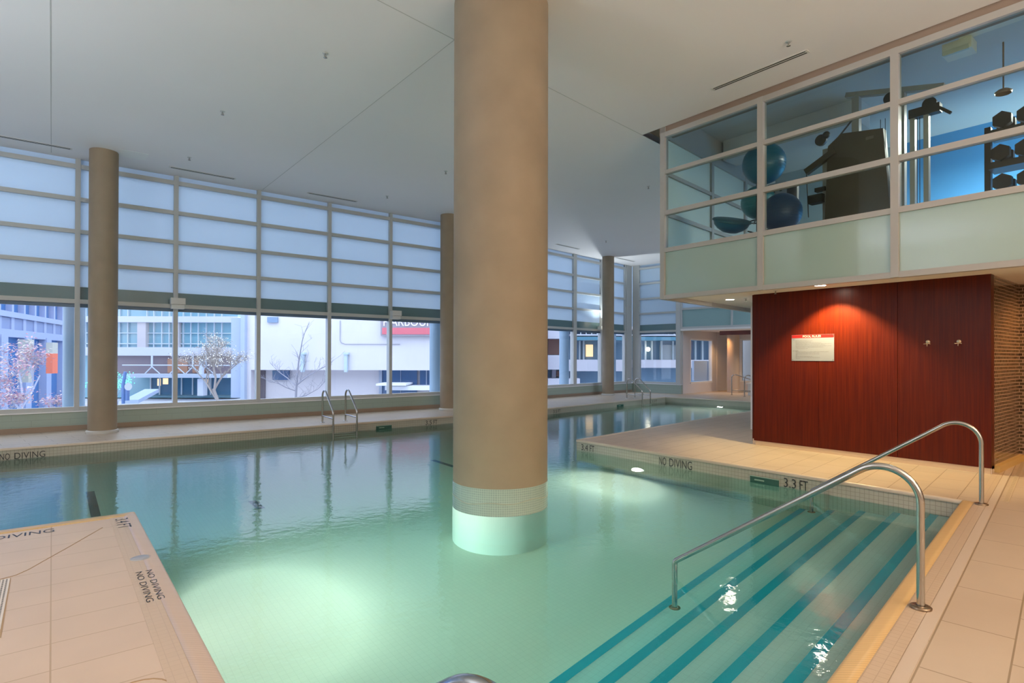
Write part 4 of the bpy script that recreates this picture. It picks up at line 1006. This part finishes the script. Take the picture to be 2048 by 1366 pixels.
for x in (304, 354, 386, 412): mb.tube([OP(x, 716, D-0.3), OP(x, 738, D-0.3)], 0.07, 8); mb.tube([OP(x, 738, D-0.3), OP(x-14, 752, D-0.3)], 0.04, 6); mb.tube([OP(x, 738, D-0.3), OP(x+16, 752, D-0.3)], 0.04, 6)
mb.tube([OP(245, 735, D-0.3), OP(460, 735, D-0.3)], 0.045, 6)
mb.build('canopy_strut', mat('strut_white', (0.66, 0.72, 0.80), 0.5), ob)
mb = MB(TO); obx(D+0.25, 300, 475, 760, 794, mb, 0.4); mb.build('shop_front', mat('shop_glass', (0.06, 0.17, 0.26), 0.15), ob)
mb = MB(TO); obx(D+0.2, 315, 321, 762, 776, mb, 0.1); obx(D+0.2, 326, 336, 761, 773, mb, 0.1); obx(D+0.2, 411, 415, 763, 772, mb, 0.1); mb.build('lit_window', mat('warm_window', (1, 0.7, 0.4), 0.5, emit=(1, 0.62, 0.32), es=1.1), ob)
mb = MB(TO)
for x in (300, 318, 345, 362, 384, 400, 420): obx(D+0.15, x, x+2, 760, 794, mb, 0.1)
mb.build('shop_mullion', m_mul, ob)
mb = MB(TO); obx(D-1, 398, 404, 722, 795, mb, 0.3); obx(D-1, 398, 440, 722, 727, mb, 0.3); obx(D-1.2, 395, 406, 762, 796, mb, 0.6)
mb.build('street_gantry', mat('gantry_white', (0.66, 0.70, 0.78), 0.5), label='white street gantry arm in front of the glass office block', cat='gantry')

# dark blue building with a white frame, far left; its face runs away to the right
D0 = 26.0
TB = TO @ Matrix.Translation(OP(0, 718, D0)) @ Matrix.Rotation(math.radians(113), 4, 'Z')
bb = thing('blue_office_building', 'dark blue glass building with a pale window grid at the far left', 'building', TO @ Vector((-26, D0+4, GZ)))
MB(TB).box(-5, 9.6, 0.3, 8, GZ-1.5, 11).build('dark_glazing', mat('navy_glazing', (0.04, 0.17, 0.42), 0.15), bb)
mb = MB(TB); mb.box(-5, 9.6, 0.0, 0.35, 0.92, 1.28).box(-5, 9.6, 0.0, 0.35, 1.86, 2.12).box(-5, 9.6, 0.0, 0.35, 3.1, 4.2)
mb.build('floor_band', mat('pale_blue_frame', (0.36, 0.43, 0.62), 0.6), bb)
mb = MB(TB)
for k in range(-3, 7): mb.box(k*1.45, k*1.45+0.22, 0.05, 0.4, 2.1, 3.2)
for k in range(-3, 7): mb.box(k*1.45+0.1, k*1.45+0.45, 0.1, 0.4, 1.2, 1.9)
for k in range(-2, 4): mb.box(k*2.9, k*2.9+0.75, -0.05, 0.3, GZ-1.5, 1.0)
mb.box(9.3, 9.7, -0.1, 0.5, GZ-1.5, 11)
mb.build('frame_post', mat('pale_blue_frame', (0.36, 0.43, 0.62), 0.6), bb)
MB(TB).box(-5, 9.6, 0.15, 0.32, 1.3, 1.84).build('grey_panel', mat('grey_blue_panel', (0.24, 0.31, 0.50), 0.5), bb)
mb = MB(TO); obx(25.2, 36, 57, 684, 770, mb, 0.3)
mb.build('street_banner', mat('banner_cream', (0.50, 0.50, 0.44), 0.7), label='cream street banner post behind the reddish tree at the far left', cat='banner')
mb = MB(TO); obx(25.6, 92, 105, 690, 712, mb, 0.3, 0); obx(25.6, 92, 105, 712, 752, mb, 0.3, 1)
mb.build('street_banner', [mat('banner_cream', (0.50, 0.50, 0.44), 0.7), mat('banner_red', (0.80, 0.20, 0.12), 0.7)], label='cream and red street banner left of the exterior column', cat='banner')

# apartment block seen right of the thick column
D = 31.0
ap = thing('apartment_building', 'pale apartment block with recessed windows seen right of the thick column', 'building', TO @ Vector((6, D, GZ)))
m_ap = mat('apartment_plaster', (0.66, 0.66, 0.74), 0.7)
mb = MB(TO); obx(D+1.2, 1096, 1600, 430, 830, mb, 6); mb.build('rear_wall', mat('recess_blue', (0.20, 0.33, 0.46), 0.4), ap)
mb = MB(TO); obx(D, 1096, 1132, 640, 680, mb, 2); obx(D, 1096, 1132, 713, 742, mb, 2); obx(D, 1096, 1160, 760, 830, mb, 2); obx(D+0.3, 1131, 1250, 722, 745, mb, 1.5); obx(D+0.3, 1270, 1600, 722, 738, mb, 1.5)
obx(D+1, 1104, 1112, 742, 762, mb, 1); mb.build('balcony_wall', m_ap, ap)
mb = MB(TO); obx(D+1.0, 1096, 1121, 680, 712, mb, 0.3); obx(D+1.0, 1113, 1127, 745, 756, mb, 0.3); mb.build('brown_window', mat('brown_window', (0.34, 0.18, 0.14), 0.4), ap)
mb = MB(TO); obx(D, 1140, 1600, 655, 662, mb, 2.2); obx(D, 1140, 1600, 671, 674, mb, 2.2); mb.build('slab_edge', m_ap, ap)
mb = MB(TO); obx(D-0.2, 1150, 1600, 676, 683, mb, 2.0); mb.build('awning', mat('awning_teal', (0.10, 0.26, 0.36), 0.5), ap)
mb = MB(TO)
for x in range(1150, 1600, 11): obx(D+0.1, x, x+1.2, 662, 671, mb, 0.2)
for x in (1158, 1166, 1196, 1290, 1303, 1322, 1345, 1390, 1404, 1420): obx(D+0.9, x, x+3, 683, 722, mb, 0.2)
mb.build('window_mullion', m_mul, ap)
mb = MB(TO); obx(D+1.05, 1172, 1186, 692, 716, mb, 0.1); mb.build('lit_window', mat('warm_window', (1, 0.7, 0.4), 0.5, emit=(1, 0.62, 0.32), es=1.1), ap)
mb = MB(TO); mb.ball(OP(1296, 701, D+0.6), 0.12); mb.build('porch_lamp', mat('lamp_glow', (1, 1, 1), 0.5, emit=(1, 0.85, 0.6), es=8), ap)
mb = MB(TO); obx(D+1.05, 1320, 1370, 692, 722, mb, 0.1); mb.build('pale_wall_panel', mat('panel_grey', (0.48, 0.52, 0.54), 0.6), ap)
mb = MB(TO); obx(D-5, 1388, 1421, 724, 764, mb, 0.3); mb.build('pale_hoarding', mat('hoarding_blue_white', (0.58, 0.68, 0.84), 0.6), label='pale blue-white hoarding seen through the alcove window', cat='hoarding')

# ---- trees
def tree(name, base, h, seed, m_wood, label, spread=0.6, depth=4, r0=0.09, leaves=None, lights=None, nb=3, lean=(0,0), up=0.55, nleaf=0, lsz=0.05, trunk=0.3):
    rnd = random.Random(seed)
    o = thing(name, label, 'tree', base)
    wood = MB(); tips = []
    def grow(p, d, L, r, k):
        q = p + d*L; mid = p + d*L*0.5 + Vector((rnd.uniform(-1,1), rnd.uniform(-1,1), rnd.uniform(-.3,.3)))*L*0.05
        wood.tube([p, mid, q], r, 5 if k < 2 else 3, r2=r*0.65)
        tips.append((mid, k)); tips.append((q, k))
        if k >= depth: return
        for i in range(nb + (1 if k > 1 else 0)):
            a = rnd.uniform(0, 2*PI); el = rnd.uniform(0.35, 1.0)*spread
            side_ = Vector((math.cos(a), math.sin(a), 0))
            nd = (d*(1-el*0.5) + side_*el + Vector((0, 0, up*0.3))).normalized()
            grow(p + d*L*rnd.uniform(0.55, 1.0), nd, L*rnd.uniform(0.55, 0.78), r*0.55, k+1)
    grow(Vector(base), Vector((lean[0], lean[1], 1)).normalized(), h*trunk, r0, 0)
    wood.build('trunk_and_branches', m_wood, o)
    tp = [t for t, k in tips if k >= 2]
    if nleaf:
        lf = MB()
        for i in range(nleaf):
            t = rnd.choice(tp) + Vector((rnd.gauss(0, .12), rnd.gauss(0, .12), rnd.gauss(0, .10)))
            a = Vector((rnd.uniform(-1,1), rnd.uniform(-1,1), rnd.uniform(-.4,.4))).normalized(); b_ = a.cross(Vector((rnd.uniform(-1,1), rnd.uniform(-1,1), 1))).normalized()
            z = lsz*rnd.uniform(0.6, 1.4)
            lf.add([t-a*z, t-b_*z*0.45, t+a*z, t+b_*z*0.45], [(0, 1, 2, 3)], rnd.randrange(len(leaves)))
        lf.build('leaves', leaves, o, kind='stuff')
    if lights:
        lt = MB()
        for i in range(lights[1]):
            t = rnd.choice(tp) + Vector((rnd.gauss(0, .10), rnd.gauss(0, .10), rnd.gauss(0, .10))); z = lights[2]
            lt.add([t+V(z,0,0), t+V(-z,0,0), t+V(0,z,0), t+V(0,-z,0), t+V(0,0,z), t+V(0,0,-z)], [(0,2,4),(2,1,4),(1,3,4),(3,0,4),(2,0,5),(1,2,5),(3,1,5),(0,3,5)])
        lt.build('string_lights', lights[0], o, kind='stuff')
m_bark = mat('pale_bark', (0.42, 0.46, 0.60), 0.8); m_barkd = mat('grey_bark', (0.30, 0.30, 0.36), 0.8); m_barkt = mat('tan_twigs', (0.38, 0.34, 0.32), 0.8)
lf1 = mat('leaf_pink', (0.62, 0.34, 0.36), 0.6); lf2 = mat('leaf_cream', (0.66, 0.55, 0.50), 0.6); lf3 = mat('leaf_mauve', (0.42, 0.26, 0.36), 0.6)
def gpt(x, D_, z=GZ): return TO @ Vector(((x-1024)*D_/FPX, D_, z))
tree('autumn_tree', gpt(45, 20.5), 6.0, 3, m_bark, 'tree with sparse pink and cream autumn leaves outside the far left window', 0.75, 4, 0.07, [lf1, lf2, lf3], None, 3, (0, 0), 0.5, 1500, 0.055)
tree('autumn_tree', gpt(5, 19.0), 3.6, 9, m_bark, 'low pinkish leafy tree at the bottom of the far left window', 0.9, 4, 0.05, [lf1, lf2, lf3], None, 3, (0, 0), 0.4, 1100, 0.05, 0.26)
tree('autumn_tree', gpt(112, 22.5), 3.3, 12, m_bark, 'low leafy tree just left of the exterior column', 0.9, 4, 0.05, [lf1, lf3, lf2], None, 3, (0, 0), 0.4, 900, 0.05, 0.26)
rnd = random.Random(4)
bt = thing('bare_tree', 'small leafless tree in front of the white concrete building', 'tree', gpt(592, 21.5))
wood = MB(); DT = 21.5
def limb(pts, r0_, r1_, tw=5, dj=0.0):
    P3 = [TO @ OP(x, y, DT + dj*i) for i, (x, y) in enumerate(pts)]
    wood.tube(P3, r0_, 6, r2=r1_)
    for i in range(len(P3)-1):
        for k in range(tw):
            b0 = P3[i].lerp(P3[i+1], rnd.random()); d_ = (P3[i+1]-P3[i]).normalized()
            q = b0 + (d_*0.6 + Vector((rnd.uniform(-.7,.7), rnd.uniform(-.7,.7), rnd.uniform(0,.8)))).normalized()*rnd.uniform(0.25, 0.6)
            wood.tube([b0, b0.lerp(q, .5)+Vector((0,0,.02)), q], 0.007, 3, r2=0.003)
            for m_ in range(2):
                q2 = b0.lerp(q, rnd.uniform(.4, 1)); wood.tube([q2, q2 + Vector((rnd.uniform(-.2,.2), rnd.uniform(-.2,.2), rnd.uniform(.05,.25)))], 0.004, 3)
base_ = OP(592, 718, DT); wood.tube([TO @ Vector((base_.x, DT, GZ)), TO @ OP(592, 800, DT), TO @ OP(593, 775, DT)], 0.05, 8, r2=0.04)
limb([(593, 775), (597, 730), (604, 687), (609, 670)], 0.035, 0.008, 5)
limb([(593, 776), (575, 760), (558, 748), (540, 730)], 0.024, 0.006, 4, 0.25)
limb([(594, 774), (615, 757), (640, 742), (664, 729)], 0.024, 0.006, 4, -0.2)
limb([(600, 767), (606, 745), (613, 724)], 0.018, 0.006, 4, 0.3)
limb([(592, 786), (572, 779), (555, 770), (538, 768)], 0.02, 0.005, 4, -0.3)
limb([(592, 800), (612, 795), (636, 782), (655, 762)], 0.022, 0.005, 4, 0.2)
wood.build('trunk_and_branches', m_barkd, bt)
tree('lit_tree', gpt(452, 26), 6.5, 5, m_barkt, 'tree wrapped in white string lights beside the white building', 0.75, 5, 0.10, [mat('tan_leaf', (0.44, 0.40, 0.35), 0.7)], (mat('white_bulbs', (1,1,1), 0.5, emit=(1, 1, 1), es=2), 320, 0.013), 3, (-0.3, 0), 0.3, 4200, 0.032, 0.27)
tree('lit_tree', gpt(236, 24), 3.9, 8, m_bark, 'small tree with green string lights right of the slim left column', 0.8, 4, 0.05, None, (mat('green_bulbs', (0.1,1,0.6), 0.5, emit=(0.15, 1, 0.62), es=1.6), 380, 0.02), 3, (0, 0), 0.4, 0, 0, 0.32)
m_tw = mat('frosty_twigs', (0.46, 0.44, 0.56), 0.8)
for x, D_, h, sd, l in ((1172, 24, 3.2, 31, 'frosty leafless bush outside, left of the far column'), (1192, 25, 2.7, 32, 'frosty leafless bush outside, directly beside the far column'), (1230, 25, 2.8, 33, 'frosty leafless bush outside, right of the far column'),
                        (1298, 25, 2.5, 34, 'frosty leafless bush outside the corner window above the far ladder'), (1332, 26, 2.5, 35, 'frosty leafless bush at the right of the corner window')):
    tree('frosty_bush', gpt(x, D_), h, sd, m_tw, l, 0.9, 5, 0.03, [mat('frosty_leaf', (0.48, 0.45, 0.55), 0.8)], None, 3, (0, 0), 0.35, 500, 0.03, 0.24)
# blue parking meter / post box shape outside
pm = thing('street_post', 'dark blue street post with a round sign outside, right of the slim left column', 'street post', TO @ OP(247, 812, 20))
MB(TO).tube([OP(247, 812, 20), OP(247, 772, 20), OP(251, 748, 20)], 0.055, 10).build('post', mat('post_blue', (0.08, 0.16, 0.36), 0.5), pm)
mb = MB(TO); obx(20, 243, 255, 772, 806, mb, 0.12); mb.build('cabinet', mat('post_blue', (0.08, 0.16, 0.36), 0.5), pm)
MB(TO @ Matrix.Translation(OP(257, 778, 19.9)) @ Matrix.Rotation(PI/2, 4, 'X')).cyl((0, 0), 0.13, -0.01, 0.01, 24).build('round_sign', mat('sign_pale', (0.36, 0.40, 0.52), 0.5), pm)
mb = MB(TO); mb.bar(OP(262, 808, 21), OP(304, 786, 23), 0.5, 0.14)
mb.build('ramp_wall', mat('ramp_grey', (0.34, 0.42, 0.58), 0.6), label='low sloping grey ramp wall on the street right of the slim left column', cat='ramp')

# daylight portals in the clear window band
def portal(T, x0, x1, y, z0, z1):
    l = bpy.data.lights.new('daylight_portal', 'AREA'); l.shape = 'RECTANGLE'; l.size = x1-x0; l.size_y = z1-z0; l.cycles.is_portal = True
    o = bpy.data.objects.new('daylight_portal', l); COL.objects.link(o)
    o.matrix_world = T @ Matrix.Translation(((x0+x1)/2, y, (z0+z1)/2)) @ Matrix.Rotation(-PI/2, 4, 'X')
